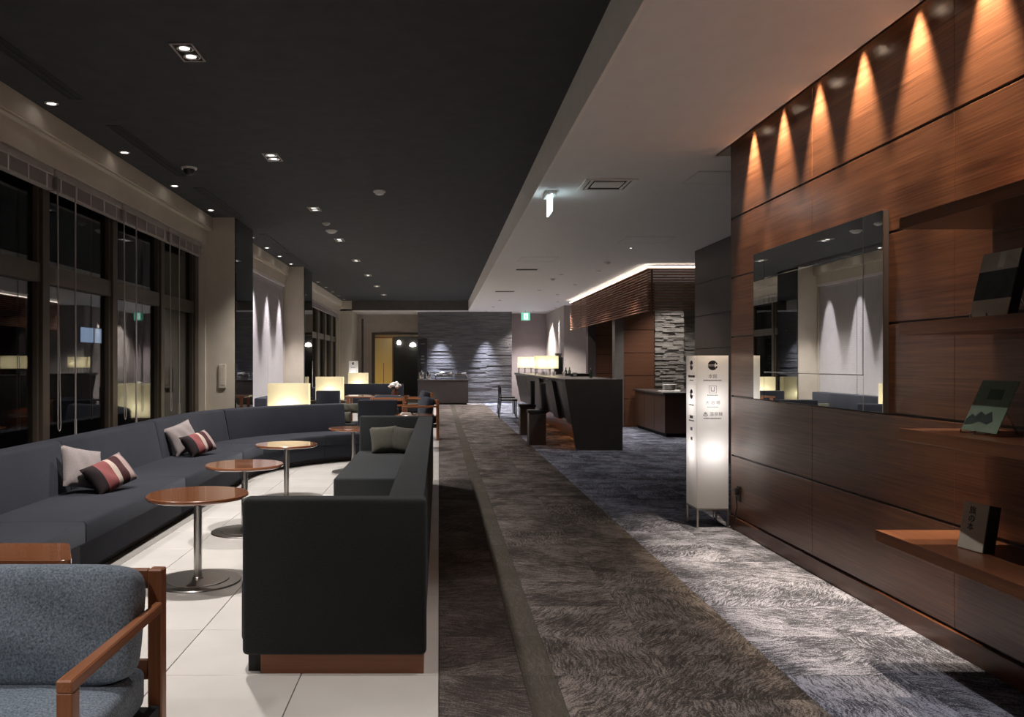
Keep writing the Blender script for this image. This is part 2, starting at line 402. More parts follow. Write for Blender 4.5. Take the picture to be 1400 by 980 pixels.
for kind, x0, x1 in COLS:
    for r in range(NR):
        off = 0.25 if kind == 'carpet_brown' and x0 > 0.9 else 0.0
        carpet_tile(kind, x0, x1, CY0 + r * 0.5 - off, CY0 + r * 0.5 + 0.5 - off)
YF = CY0 + NR * 0.5
for k, (x0, x1) in enumerate([(2.5, 3.0), (3.0, 3.5), (3.5, 4.0)]):
    for r in range(9, NR): carpet_tile('carpet_violet', x0, x1, CY0 + r * 0.5, CY0 + r * 0.5 + 0.5)
for kind, x0, x1, y0 in [('carpet_shaded', 0.001, 0.36, YF), ('carpet_olive', 0.36, 0.5, YF), ('carpet_brown', 0.5, 1.5, YF - 0.25), ('carpet_violet', 1.5, 6.1, YF), ('carpet_violet', 4.0, 6.1, 6.5)]:
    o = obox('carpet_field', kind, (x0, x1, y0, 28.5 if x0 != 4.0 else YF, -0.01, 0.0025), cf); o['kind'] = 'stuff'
for kind, x0, x1 in [('carpet_brown', 0.5, 1.5), ('carpet_violet', 1.5, 2.5), ('carpet_shaded', 0.001, 0.5)]:
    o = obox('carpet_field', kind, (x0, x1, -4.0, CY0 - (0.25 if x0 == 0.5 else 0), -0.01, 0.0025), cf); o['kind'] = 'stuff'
# the half-row joint in the second brown column
o = obox('carpet_field', 'carpet_brown', (0.5, 1.0, YF - 0.0, YF + 0.001, -0.01, 0.002), cf); o['kind'] = 'stuff'

# ------------------------------------------------------------------ ceilings
struct(obox('ceiling', 'dark_ceiling', (-3.6, 0.99, -4.2, 26.5, ZD, ZD + 0.15)), 'charcoal ceiling above the lounge seating')
struct(obox('ceiling_aisle', 'pale_ceiling', (0.986, 2.285, -4.2, 28.6, ZL, ZL + 0.05)), 'pale lower ceiling above the carpet aisle')
struct(obox('ceiling_bar', 'pale_ceiling', (2.285, 6.2, 6.672, 28.6, ZL, ZL + 0.05)), 'pale ceiling above the bar')
struct(obox('ceiling_end', 'pale_ceiling', (-3.6, 0.96, 26.5, 31.8, ZL, ZL + 0.05)), 'pale ceiling by the end wall')
struct(obox('trim_2', 'fascia', (0.96, 0.985, -4.2, 26.5, ZL, ZD)), 'pale fascia stepping between the two ceilings')
struct(obox('trim_3', 'grey_pillar', (-2.84, 0.96, 26.48, 26.56, ZL + 0.012, ZD)), 'dark bulkhead at the far end of the charcoal ceiling')
struct(obox('ceiling_slot', 'dark_panel', (2.285, 2.45, -4.2, 6.68, 3.30, 3.34)), 'dark light slot above the wood wall')
struct(obox('trim_4', 'pale_ceiling', (2.27, 2.285, -4.2, 6.68, ZL, 3.32)), 'lip of the light slot beside the wood wall')

struct(obox('trim_10', 'pale_ceiling', (2.27, 2.41, 6.672, 6.70, ZL + 0.05, 3.34)), 'end cap of the light slot')
# ------------------------------------------------------------------ right wood wall with panels
wr = struct(obox('wall_right', 'dark_panel', (2.412, 2.80, -4.2, 6.655, 0, 3.32)), 'reddish brown wood panelled wall')
GZ = [0.112, 0.595, 1.08, 1.56, 2.043, 2.526, 3.30]
YJ = [6.66, 5.22, 3.78, 2.34, 0.90, -0.54, -1.98, -3.42]
bi = 0
for zi in range(len(GZ) - 1):
    for yi in range(len(YJ) - 1):
        g = 0.0065
        gy = 0.0008
        obox('wall_panel', 'wall_wood', (2.40, 2.416, YJ[yi + 1] + gy, YJ[yi] - gy, GZ[zi] + (g if zi else 0.004), GZ[zi + 1] - g), wr, bev=0.0025, seg=1)
bm = bmesh.new(); box(bm, 2.388, 2.45, -4.2, 6.655, 0.0, 0.104, 0.002, 1)
struct(finish(bm, 'baseboard_right', 'shelf_wood'), 'dark wood baseboard under the panelled wall')
struct(obox('trim_5', 'wall_wood_x', (2.40, 2.80, 6.655, 6.672, 0, 3.32)), 'end face of the wood wall')

# ------------------------------------------------------------------ corridor, bar-side and end walls
wc = struct(obox('wall_corridor', 'black_slot', (3.905, 4.1, 6.0, 12.34, 0, ZL)), 'dark brown panelled wall past the light box sign')
for i, (a, c) in enumerate(zip([0.0] + GZ[1:-1], GZ[1:-1] + [3.05])):
    for y0, y1 in [(6.0, 8.1), (8.1, 10.2), (10.2, 12.34)]:
        obox('wall_panel', 'dark_panel', (3.89, 3.91, y0 + 0.002, y1 - 0.002, a + 0.004, c - 0.004), wc, bev=0.001, seg=1)
struct(obox('wall_corridor_end', 'dark_panel', (4.1, 6.2, 12.2, 12.34, 0, ZL)))
struct(obox('wall_corridor_front', 'dark_panel', (2.80, 3.905, 6.0, 6.2, 0, ZL)))

def stone_courses(name, mat, parent, x0, x1, yface, z0, z1, hmin, hmax, lmin, lmax, depth, seed):
    rnd = random.Random(seed); bm = bmesh.new(); z = z0
    while z < z1 - 0.01:
        h = min(rnd.uniform(hmin, hmax), z1 - z); x = x0
        while x < x1 - 0.01:
            L = min(rnd.uniform(lmin, lmax), x1 - x)
            if x1 - x - L < lmin * 0.4: L = x1 - x
            d = rnd.uniform(0.0, depth)
            box(bm, x + 0.002, x + L - 0.002, yface + d, yface + depth + 0.03, z + 0.002, z + h - 0.002)
            x += L
        z += h
    o = finish(bm, name, mat, parent, 0); o['kind'] = 'stuff'; return o
we = struct(obox('wall_end', 'slate_stone', (-0.70, 2.43, 27.07, 27.3, 0, ZL)), 'dark slate wall of stacked strips at the far end')
stone_courses('slate_strips', 'slate_stone', we, -0.70, 2.43, 27.0, 0.0, ZL, 0.03, 0.075, 0.5, 1.8, 0.022, 3)
ws = struct(obox('wall_bar_stone', 'pale_stone', (4.53, 5.14, 17.07, 17.3, 0, ZL)), 'pale split stone wall behind the back counter')
stone_courses('stone_strips', 'pale_stone', ws, 4.53, 5.14, 17.0, 0.8, ZL, 0.02, 0.045, 0.10, 0.30, 0.05, 5)
ws2 = struct(obox('wall_bar_stone_return', 'pale_stone', (5.14, 6.2, 17.47, 17.6, 0, ZL)), 'shaded split stone wall set back beside the pale stone')
stone_courses('stone_strips', 'pale_stone', ws2, 5.14, 5.9, 17.4, 0.8, ZL, 0.02, 0.045, 0.10, 0.30, 0.05, 6)
def wood_wall(name, x0, x1, y, label):
    o = struct(obox(name, 'black_slot', (x0, x1, y + 0.016, y + 0.2, 0, ZL)), label)
    for a, c in zip([0.0] + GZ[1:-1], GZ[1:-1] + [3.05]):
        obox('wall_panel', 'wall_wood_x', (x0 + 0.002, x1 - 0.002, y, y + 0.02, a + 0.006, c - 0.006), o, bev=0.001, seg=1)
wood_wall('wall_bar_wood', 3.875, 4.53, 17.05, 'brown wood panel wall beside the pale stone')
wood_wall('wall_bar_wood_back', 3.95, 5.4, 20.5, 'brown wood panel wall behind the far end of the bar')
struct(obox('pillar_bar_grey', 'grey_pillar', (3.685, 3.873, 17.0, 17.25, 0, ZL)), 'narrow grey pillar between the two wood walls')
struct(obox('pillar_bar_dark', 'dark_panel', (3.75, 3.948, 20.4, 20.7, 0, ZL)), 'narrow dark pillar at the far end of the louvres')
struct(obox('wall_bar_side', 'beige_wall', (3.70, 3.85, 24.15, 28.0, 0, ZL)), 'spot-lit beige wall leading to the exit')
struct(obox('wall_bar_back', 'beige_wall', (3.70, 6.2, 24.0, 24.15, 0, ZL)), 'beige wall beyond the louvres')
struct(obox('wall_end_right', 'lilac_wall', (2.43, 3.85, 28.0, 28.2, 0, ZL)), 'plain lilac grey wall under the exit sign')
struct(obox('wall_end_corner', 'slate_stone', (2.36, 2.43, 27.30, 28.0, 0, ZL)))
struct(obox('wall_far_right', 'back_wall', (6.2, 6.35, 6.0, 28.0, 0, ZL)))
struct(obox('wall_back', 'back_wall', (-3.6, 2.9, -4.35, -4.2, 0, 3.5)))
# end wall left with the doorway into a lit room
struct(obox('wall_end_left', 'beige_wall', (-3.6, -2.27, 28.6, 28.75, 0, ZL)), 'plain wall beside the doorway at the far end')
struct(obox('wall_end_lintel', 'beige_wall', (-2.27, -0.70, 28.6, 28.75, 2.33, ZL)))
struct(obox('wall_end_return', 'back_wall', (-0.70, -0.55, 27.3, 31.8, 0, ZL)))
struct(obox('wall_room_back', 'beige_wall', (-3.6, -0.55, 31.8, 31.95, 0, ZL)))
struct(obox('wall_room_side', 'beige_wall', (-3.75, -3.6, 28.6, 31.95, 0, ZL)))
struct(obox('floor_room', 'border_stone', (-3.6, -0.55, 28.6, 31.9, -0.1, 0.0)))
bm = bmesh.new(); box(bm, -2.36, -2.25, 28.55, 28.62, 0, 2.42); box(bm, -2.25, -0.72, 28.55, 28.62, 2.33, 2.42)
struct(finish(bm, 'trim_6', 'window_frame'), 'brown frame around the far doorway')
for xx in (-2.93, -2.72):
    struct(obox('trim_7', 'grey_pillar', (xx, xx + 0.07, 28.56, 28.6, 0.0, 2.9)))

# ------------------------------------------------------------------ left window wall: piers, beams, windows, blinds
def pier(y0, y1, n, lab, clad=True):
    o = struct(obox('pillar_%s' % n, 'tan_wall', (-3.5, -2.845, y0, y1, 0, ZD)), lab)
    if clad: obox('glass_cladding', 'dark_glass', (-2.843, -2.825, y0 + 0.012, y1 - 0.012, 0.02, ZD - 0.01), o)
    return o
pier(11.30, 12.35, 'first', 'tan pier with dark glass front between the window bays')
pier(17.10, 18.12, 'second', 'tan pier beyond the spot-lit blinds')
pier(26.5, 28.6, 'third', 'tan pier at the end of the window wall', False)
def bay(y0, y1, n, closed):
    bm = bmesh.new()
    box(bm, -3.5, -3.15, y0, y1, 3.205, ZD)
    box(bm, -3.5, -3.22, y0, y1, 2.99, 3.205)
    box(bm, -3.22, -3.165, y0, y1, 3.185, 3.205)
    o = struct(finish(bm, 'wall_left_beam_%s' % n, 'tan_wall'), 'tan beam over the %s window bay' % n)
    bm = bmesh.new(); box(bm, -3.55, -3.14, y0, y1, 0, 0.42)
    struct(finish(bm, 'wall_left_sill_%s' % n, 'tan_wall'), 'low wall under the %s window bay' % n)
    for yy in ((y1 - 0.05,) if n == 'first' else (y0, y1 - 0.05)):
        struct(obox('trim_8', 'tan_wall', (-3.5, -3.24, yy, yy + 0.05, 0.42, 2.99)))
bay(-4.2, 11.30, 'first', False)
bay(12.35, 17.10, 'second', True)
bay(18.12, 26.5, 'third', False)
wn = [0]
def window(y0, y1):
    """one window between two mullions: frame, transom, two panes"""
    wn[0] += 1
    f = bmesh.new()
    box(f, -3.45, -3.33, y0 - 0.06, y0 + 0.06, 0.42, 2.99, 0.004, 1)
    box(f, -3.43, -3.36, y0 + 0.06, y0 + 0.10, 0.42, 2.99)
    box(f, -3.43, -3.36, y1 - 0.10, y1 - 0.06, 0.42, 2.99)
    box(f, -3.45, -3.35, y0 + 0.06, y1 - 0.06, 2.03, 2.19, 0.004, 1)
    box(f, -3.45, -3.35, y0 + 0.06, y1 - 0.06, 2.91, 2.99)
    box(f, -3.45, -3.35, y0 + 0.06, y1 - 0.06, 0.42, 0.52)
    o = struct(finish(f, 'window_%d' % wn[0], 'window_frame'), 'brown framed night window, number %d along the wall' % wn[0])
    for a, c in ((2.19, 2.91), (0.52, 2.03)):
        obox('pane', 'window_glass', (-3.405, -3.397, y0 + 0.10, y1 - 0.10, a, c), o)
YM = [2.48, 3.93, 5.38, 6.89, 8.36, 9.80, 11.16]
for a, c in zip(YM, YM[1:]): window(a, c)
struct(obox('trim_9', 'window_frame', (-3.45, -3.33, 11.10, 11.25, 0.42, 2.99)))
struct(obox('wall_left_near', 'tan_wall', (-3.5, -3.3, -4.2, 2.42, 0.42, 2.99)))
YM3 = [18.22 + 1.38 * i for i in range(7)]
for a, c in zip(YM3, YM3[1:]): window(a, c)
# outside: night court; glowing panes added to show as blue patches in the windows
fb = obox('neighbour_building', 'facade', (-16.0, -12.0, 10.0, 60.0, -1.0, 12.0)); struct(fb, 'dark building outside the windows')
lw = thing('blue_glow', 'pale blue glowing double pane added on the dark building outside', 'window', (-11.98, 27.7, 2.05))
obox('window_pane', 'blue_glow', (-0.01, 0.02, -0.62, 0.42, 0, 0.50), lw)
obox('window_pane', 'blue_glow', (-0.01, 0.02, 0.48, 1.08, 0, 0.50), lw)
bm = bmesh.new(); box(bm, -0.01, 0.03, 0.42, 0.48, -0.02, 0.52); box(bm, -0.01, 0.03, -0.66, -0.62, -0.02, 0.52); box(bm, -0.01, 0.03, 1.08, 1.12, -0.02, 0.52)
finish(bm, 'window_bar', 'black_plastic', lw)
struct(obox('ground_outside', 'asphalt', (-40, -3.56, -10, 60, -1.2, -1.0)))

# raised blinds in the first bay, with cord loops and wands
def raised_blind(y0, y1, lab, group=None, parts=True):
    t = thing('venetian_blind', lab, 'blind', (-3.27, y0, 2.80), 0, group)
    L = y1 - y0
    obox('head_rail', 'blind_grey', (-0.035, 0.035, 0.01, L - 0.01, 0.12, 0.185), t, 0.004, 1)
    bm = bmesh.new()
    for k in range(14): box(bm, -0.025, 0.025, 0.02, L - 0.02, 0.022 + k * 0.0069, 0.0255 + k * 0.0069)
    s = finish(bm, 'slat_stack', 'blind_grey', t, 0); s['kind'] = 'stuff'
    obox('bottom_rail', 'blind_grey', (-0.028, 0.028, 0.015, L - 0.015, 0.0, 0.018), t, 0.003, 1)
    for k in range(5):
        yy = 0.12 + k * (L - 0.24) / 4
        obox('ladder_tape', 'blind_white', (0.026, 0.031, yy - 0.008, yy + 0.008, 0.005, 0.125), t)
    if parts:
        bm = bmesh.new()
        tube(bm, [(0.04, 0.03, 0.13), (0.045, 0.03, -1.0), (0.045, 0.03, -1.95)] + [(0.045, 0.055 - 0.025 * math.cos(R(a)), -1.98 - 0.05 * math.sin(R(a))) for a in range(0, 181, 30)] + [(0.045, 0.08, -1.95), (0.045, 0.04, -0.9), (0.04, 0.035, 0.13)], 0.0045, 6)
        finish(bm, 'pull_cord', 'blind_grey', t)
        bm = bmesh.new(); cyl(bm, (0.045, 0.36, 0.12), (0.045, 0.36, -1.95), 0.0075, seg=8); cyl(bm, (0.045, 0.36, -1.95), (0.045, 0.36, -2.10), 0.012, seg=8)
        finish(bm, 'tilt_wand', 'blind_grey', t)
BY = [3.93, 5.38, 6.84, 8.29, 9.72, 11.10]
for i, (a, c) in enumerate(zip(BY, BY[1:])):
    raised_blind(a + 0.005, c - 0.005, 'raised grey venetian blind with hanging cord, %s from the tan pier' % ['fifth', 'fourth', 'third', 'second', 'first'][i], 'raised blinds over the night windows')
for i in range(6):
    raised_blind(YM3[i] + 0.005, YM3[i + 1] - 0.005, 'raised blind over the far windows, %s past the lit blinds' % ORD[i], 'raised blinds over the far windows', False)
# lowered white blinds in the second bay
for i in range(3):
    y0 = 12.42 + i * 1.555; L = 1.545
    t = thing('venetian_blind', 'lowered white venetian blind washed by spotlights, %s panel beyond the dark glass pier' % ORD[i], 'blind', (-3.27, y0, 0.45), 0, 'lowered white blinds')
    obox('head_rail', 'blind_white', (-0.04, 0.04, 0.0, L, 2.50, 2.55), t)
    bm = bmesh.new(); k = 0; z = 0.03
    while z < 2.5:
        mt = Matrix.Translation((0, 0, z)) @ Matrix.Rotation(R(68), 4, 'Y')
        box(bm, -0.020, 0.020, 0.004, L - 0.004, -0.001, 0.001, mat4=mt); z += 0.034
    s = finish(bm, 'slats', 'blind_white', t, 0); s['kind'] = 'stuff'
    obox('bottom_rail', 'blind_white', (-0.025, 0.025, 0.0, L, 0.0, 0.02), t)
struct(obox('wall_left_blind_back', 'back_wall', (-3.45, -3.38, 12.35, 17.10, 0.42, 3.0)))
t = thing('wall_intercom', 'slim tan intercom plate on the pier beside the windows', 'switch plate', (-3.01, 11.297, 1.0))
obox('plate', 'tan_wall', (-0.05, 0.05, -0.015, 0.002, 0, 0.33), t, 0.004, 1)
obox('inset_panel', 'tan_wall', (-0.03, 0.03, -0.018, -0.012, 0.04, 0.29), t, 0.002, 1)

# ------------------------------------------------------------------ left curved banquette
LC = (-0.04, 9.33)
def P(u, d):
    if u <= LC[1]: return (-2.15 - d, u)
    ph = u - LC[1]; r = 2.11 + d
    return (LC[0] - r * math.cos(ph), LC[1] + r * math.sin(ph))
def round_poly(pts, r, seg=3):
    out = []; n = len(pts)
    for i, (p, rr) in enumerate(zip(pts, r)):
        p = Vector(p); a = Vector(pts[i - 1]); c = Vector(pts[(i + 1) % n])
        if rr <= 0: out.append(tuple(p)); continue
        da = (a - p).normalized(); dc = (c - p).normalized()
        ang = da.angle(dc); dist = min(rr / math.tan(ang / 2), (a - p).length * 0.45, (c - p).length * 0.45)
        p0 = p + da * dist; p1 = p + dc * dist
        for k in range(seg + 1):
            tt = k / seg
            q = (1 - tt) ** 2 * p0 + 2 * (1 - tt) * tt * p + tt ** 2 * p1
            out.append(tuple(q))
    return out
def sweep(bm, prof, u0, u1, inset=0.012):
    cxy = (sum(p[0] for p in prof) / len(prof), sum(p[1] for p in prof) / len(prof))
    def shrink(k):
        out = []
        for x, z in prof:
            v = Vector((x - cxy[0], z - cxy[1])); L = v.length
            v = v * max(0.0, (L - k) / L); out.append((cxy[0] + v.x, cxy[1] + v.y))
        return out
    scale = 1.0 if u0 < LC[1] - 0.01 else 1 / 2.5
    us = [(u0 + 0.001, inset), (u0 + inset * 0.35 * scale, inset * 0.3), (u0 + inset * scale, 0)]
    n = max(1, int((u1 - u0) / (0.10 if u1 > LC[1] + 0.01 else 10)))
    for i in range(1, n): us.append((u0 + (u1 - u0) * i / n, 0))
    us += [(u1 - inset * scale, 0), (u1 - inset * 0.35 * scale, inset * 0.3), (u1 - 0.001, inset)]
    us.sort()
    rings = []
    for u, k in us:
        rings.append([bm.verts.new((*P(u, d), z)) for d, z in shrink(k)])
    for a, c in zip(rings, rings[1:]):
        for i in range(len(prof)): bm.faces.new((a[i], a[(i + 1) % len(prof)], c[(i + 1) % len(prof)], c[i]))
    bm.faces.new(rings[0]); bm.faces.new(rings[-1])
sofa = thing('banquette_sofa', 'long curved charcoal banquette sofa along the night windows', 'sofa')
UE = LC[1] + R(62)
seat_prof = round_poly([(0, 0.25), (0, 0.385), (0.72, 0.375), (0.72, 0.25)], [0.01, 0.03, 0.01, 0.01])
base_prof = [(0.035, 0.075), (0.035, 0.245), (0.72, 0.245), (0.72, 0.075)]
back_prof = round_poly([(0.665, 0.12), (0.665, 0.38), (0.745, 0.755), (0.90, 0.755), (0.90, 0.12)], [0, 0, 0.035, 0.02, 0])
kick_prof = [(0.10, 0.0), (0.10, 0.078), (0.85, 0.078), (0.85, 0.0)]
US = [0.95, 2.95, 4.95, 6.9, 8.9, LC[1] + R(12), LC[1] + R(46), UE]
for a, c in zip(US, US[1:]):
    bm = bmesh.new()
    if a < LC[1] < c:
        sweep(bm, seat_prof, a, c, 0.012)
    else: sweep(bm, seat_prof, a, c)
    finish(bm, 'seat_cushion', 'sofa_fabric', sofa, 50)
    bm = bmesh.new(); sweep(bm, base_prof, a, c, 0.004); finish(bm, 'seat_base', 'sofa_fabric', sofa, 50)
UB = [0.95, 2.1, 4.15, 6.22, 8.27, LC[1] + R(20), UE]
for a, c in zip(UB, UB[1:]):
    bm = bmesh.new(); sweep(bm, back_prof, a, c, 0.014); finish(bm, 'backrest', 'sofa_fabric', sofa, 50)
bm = bmesh.new(); sweep(bm, kick_prof, 0.95, LC[1] - 0.02, 0.002); sweep(bm, kick_prof, LC[1] - 0.02, UE, 0.002)
finish(bm, 'plinth', 'plinth_dark', sofa, 50)

# ------------------------------------------------------------------ right sofa with end panels, on a wood plinth
rs = thing('end_panel_sofa', 'black sofa with boxy end panels beside the carpet aisle', 'sofa', (-0.45, 3.5, 0))
X = lambda v: v + 0.45
Y = lambda v: v - 3.5
obox('end_panel', 'sofa_black', (X(-0.851), X(-0.054), Y(3.5), Y(3.61), 0.086, 0.763), rs, 0.022, 3)
obox('end_panel', 'sofa_black', (X(-0.876), X(-0.075), Y(8.95), Y(9.06), 0.086, 0.763), rs, 0.022, 3)
bm = bmesh.new(); extrude_y(bm, [(X(-0.33), 0.12), (X(-0.33), 0.38), (X(-0.225), 0.758), (X(-0.062), 0.758), (X(-0.062), 0.086), (X(-0.30), 0.086)], Y(3.61), Y(8.95), 0.018, 2)
finish(bm, 'backrest', 'sofa_black', rs)
obox('seat_cushion', 'sofa_black', (X(-0.885), X(-0.30), Y(3.62), Y(5.72), 0.10, 0.385), rs, 0.025, 3)
obox('seat_cushion', 'sofa_black', (X(-0.885), X(-0.30), Y(6.80), Y(8.94), 0.10, 0.385), rs, 0.025, 3)
obox('plinth', 'chair_wood_x', (X(-0.775), X(-0.066), Y(3.53), Y(5.65), 0.0, 0.095), rs)
obox('plinth', 'plinth_dark', (X(-0.80), X(-0.10), Y(6.86), Y(9.02), 0.0, 0.10), rs)
obox('plinth_foot', 'plinth_dark', (X(-0.835), X(-0.775), Y(3.56), Y(5.60), 0.0, 0.095), rs)

# ------------------------------------------------------------------ cushions
def pillow_mesh(bm, w, h, t, n=14, pinch=0.06):
    def row(sgn):
        g = []
        for i in range(n + 1):
            r_ = []
            for j in range(n + 1):
                u = -1 + 2 * i / n; v = -1 + 2 * j / n
                edge = (1 - abs(u) ** 3.0) * (1 - abs(v) ** 3.0)
                th = t / 2 * max(0, edge) ** 0.55
                px = u * (w / 2) * (1 - pinch * (1 - v * v) * abs(u) ** 2); pz = v * (h / 2) * (1 - pinch * (1 - u * u) * abs(v) ** 2)
                wr_ = 0.006 * math.sin(9 * u + 4 * v) * edge
                r_.append(bm.verts.new((px, sgn * (th + wr_), pz)))
            g.append(r_)
        return g
    for sgn in (-1, 1):
        g = row(sgn)
        for i in range(n):
            for j in range(n): bm.faces.new((g[i][j], g[i + 1][j], g[i + 1][j + 1], g[i][j + 1]))
    bmesh.ops.remove_doubles(bm, verts=bm.verts, dist=0.0015)
def pillow(label, mat, loc, rot, size=(0.42, 0.42, 0.15), group=None):
    bm = bmesh.new(); pillow_mesh(bm, *size)
    o = finish(bm, 'throw_pillow', mat, None, 80, loc, rot)
    return tag(o, label, 'pillow', group)
pillow('plain grey throw pillow behind the striped one, nearer the camera', 'pillow_grey', (-2.70, 6.15, 0.552), (R(-24), R(14), R(60)), (0.36, 0.33, 0.12), 'pillows on the window sofa')
pillow('maroon and pink striped throw pillow, larger of the two on the window sofa', 'pillow_striped', (-2.50, 6.17, 0.505), (R(-38), R(-14), R(66)), (0.40, 0.26, 0.14), 'pillows on the window sofa')
pillow('plain grey throw pillow propped behind the farther striped pillow', 'pillow_grey', (-2.72, 8.62, 0.552), (R(-24), R(-14), R(60)), (0.36, 0.33, 0.12), 'pillows on the window sofa')
pillow('maroon and pink striped throw pillow near the sofa corner', 'pillow_striped', (-2.52, 8.52, 0.505), (R(-38), R(-8), R(66)), (0.40, 0.26, 0.14), 'pillows on the window sofa')
pillow('olive throw pillow against the far end panel of the black sofa', 'pillow_olive', (-0.585, 8.72, 0.525), (R(-22), R(-3), R(12)), (0.30, 0.30, 0.12), 'pillows on the black sofa')
pillow('darker khaki throw pillow in the corner of the black sofa', 'pillow_khaki', (-0.40, 8.70, 0.525), (R(-22), R(4), R(-28)), (0.32, 0.29, 0.12), 'pillows on the black sofa')

# ------------------------------------------------------------------ round pedestal tables
def round_table(label, x, y, rot=0):
    t = thing('pedestal_table', label, 'table', (x, y, 0), rot, 'round pedestal tables')
    bm = bmesh.new(); lathe(bm, [(0, 0.517), (0.296, 0.517), (0.303, 0.521), (0.307, 0.530), (0.305, 0.539), (0.300, 0.543), (0, 0.543)], 64)
    finish(bm, 'tabletop', 'table_wood', t, 30)
    bm = bmesh.new(); lathe(bm, [(0, 0.016), (0.025, 0.016), (0.025, 0.517), (0, 0.517)], 24); finish(bm, 'pole', 'brushed_steel', t, 40)
    bm = bmesh.new(); lathe(bm, [(0, 0.0), (0.258, 0.0), (0.262, 0.004), (0.258, 0.010), (0.19, 0.0125), (0.19, 0.016), (0.186, 0.018), (0, 0.02)], 56)
    finish(bm, 'base_plate', 'brushed_steel', t, 25)
    bm = bmesh.new(); lathe(bm, [(0.025, 0.018), (0.034, 0.019), (0.030, 0.03), (0.025, 0.034)], 24); finish(bm, 'collar', 'brushed_steel', t)
    return t
round_table('round brown pedestal table between the end-panel sofa and the window sofa, nearest whole one', -1.49, 5.02, 0.2)
round_table('second round brown pedestal table in the row along the window sofa', -1.555, 6.5, 0.5)
round_table('round pedestal table with a bright pale reflection on its top', -1.52, 8.1, -0.3)
round_table('round pedestal table half hidden by the far end panel of the black sofa', -1.065, 10.1, 0.1)
t = thing('tapered_table', 'brown tapered table top cut off behind the wooden armchair', 'table', (-1.9, 3.46, 0))
def rpoly(pts, r, seg=4): return round_poly(pts, [r] * len(pts), seg)
bm = bmesh.new(); prism(bm, rpoly([(0.245, 0.18), (-0.2, 0.18), (-0.36, -0.14), (0.40, -0.14)], 0.035), 0.517, 0.543, 0.003, 1); finish(bm, 'tabletop', 'table_wood', t)
bm = bmesh.new(); cyl(bm, (0, 0, 0.015), (0, 0, 0.517), 0.025, seg=24); finish(bm, 'pole', 'brushed_steel', t)
bm = bmesh.new(); lathe(bm, [(0, 0), (0.2, 0), (0.2, 0.012), (0, 0.018)], 40); finish(bm, 'base_plate', 'brushed_steel', t)

# ------------------------------------------------------------------ wooden armchair
def armchair(label, loc, rotz, group=None):
    """facing -Y locally; origin on the floor under the seat centre"""
    t = thing('armchair', label, 'armchair', loc, rotz, group)
    W = 0.64; hw = W / 2
    for s in (-1, 1):
        xc = s * (hw - 0.022)
        bm = bmesh.new(); extr = [(-0.022, 0.30), (0.022, 0.30)]
        box(bm, xc - 0.0225, xc + 0.0225, 0.29, 0.335, 0, 0.707, 0.004, 1); finish(bm, 'back_leg', 'chair_wood_z', t)
        bm = bmesh.new(); box(bm, xc - 0.020, xc + 0.020, -0.32, -0.28, 0, 0.57, 0.003, 1); finish(bm, 'front_leg', 'chair_wood_z', t)
        bm = bmesh.new()
        tmp = bmesh.new(); bmesh.ops.create_cube(tmp, size=1)
        for v in tmp.verts:
            yy = v.co.y; back = yy > 0
            hwid = 0.012 if back else 0.020
            v.co = Vector((xc + (0.012 * s if back else 0) + v.co.x * 2 * hwid, -0.322 if not back else 0.292, 0.585 + v.co.z * 0.032 + (0.006 if back else 0)))
        bmesh.ops.bevel(tmp, geom=list(tmp.edges), offset=0.004, segments=1, affect='EDGES'); merge(bm, tmp)
        finish(bm, 'armrest', 'chair_wood', t)
        bm = bmesh.new(); box(bm, xc - 0.014, xc + 0.014, -0.28, 0.29, 0.22, 0.285); finish(bm, 'side_rail', 'sofa_black', t)
    obox('back_rail', 'chair_wood_x', (-hw + 0.045, hw - 0.045, 0.30, 0.325, 0.645, 0.705), t, 0.004, 1)
    obox('back_rail', 'chair_wood_x', (-hw + 0.045, hw - 0.045, 0.30, 0.325, 0.36, 0.42), t, 0.004, 1)
    obox('front_rail', 'chair_wood_x', (-hw + 0.042, hw - 0.042, -0.312, -0.288, 0.22, 0.28), t, 0.004, 1)
    obox('seat_deck', 'sofa_black', (-hw + 0.04, hw - 0.04, -0.28, 0.29, 0.235, 0.28), t)
    # seat cushion and plump back cushion: rounded blocks swelling in the middle
    def cushion(name, dims, cuts, nexp, bulge_axis, mat4, wr):
        bm = bmesh.new(); pb = bmesh.new(); bmesh.ops.create_cube(pb, size=2)
        bmesh.ops.subdivide_edges(pb, edges=pb.edges, cuts=cuts, use_grid_fill=True)
        for v in pb.verts:
            p = Vector((math.sin(v.co.x * 1.35) / math.sin(1.35), math.sin(v.co.y * 1.35) / math.sin(1.35), math.sin(v.co.z * 1.35) / math.sin(1.35)))
            k = (abs(p.x) ** nexp + abs(p.y) ** nexp + abs(p.z) ** nexp) ** (-1.0 / nexp)
            q = p * k
            o1, o2 = [a for a in range(3) if a != bulge_axis]
            puff = max(0.0, (1 - q[o1] ** 2) * (1 - q[o2] ** 2))
            q[bulge_axis] *= 0.72 + 0.30 * puff ** 0.6
            c = [q[a] * dims[a] for a in range(3)]
            c[bulge_axis] += wr * puff * math.sin(3.0 * q[o1] + 5 * q[o2] + 2.2 * q[o1] ** 2) + wr * 0.5 * puff * math.sin(11 * q[o1] - 6 * q[o2])
            v.co = Vector(c)
        merge(bm, pb, mat4); return finish(bm, name, 'chair_fabric', t, 80)
    cushion('seat_cushion', (0.283, 0.31, 0.078), 11, 9.0, 2, Matrix.Translation((0, 0.0, 0.352)), 0.003)
    cushion('back_cushion', (0.292, 0.095, 0.172), 13, 6.0, 1, Matrix.Translation((0, 0.178, 0.575)) @ Matrix.Rotation(R(-14), 4, 'X'), 0.007)
    return t
ac = armchair('wooden armchair with blue-grey cushions in the near corner', (-1.182, 2.235, 0), 0, 'wooden armchairs')

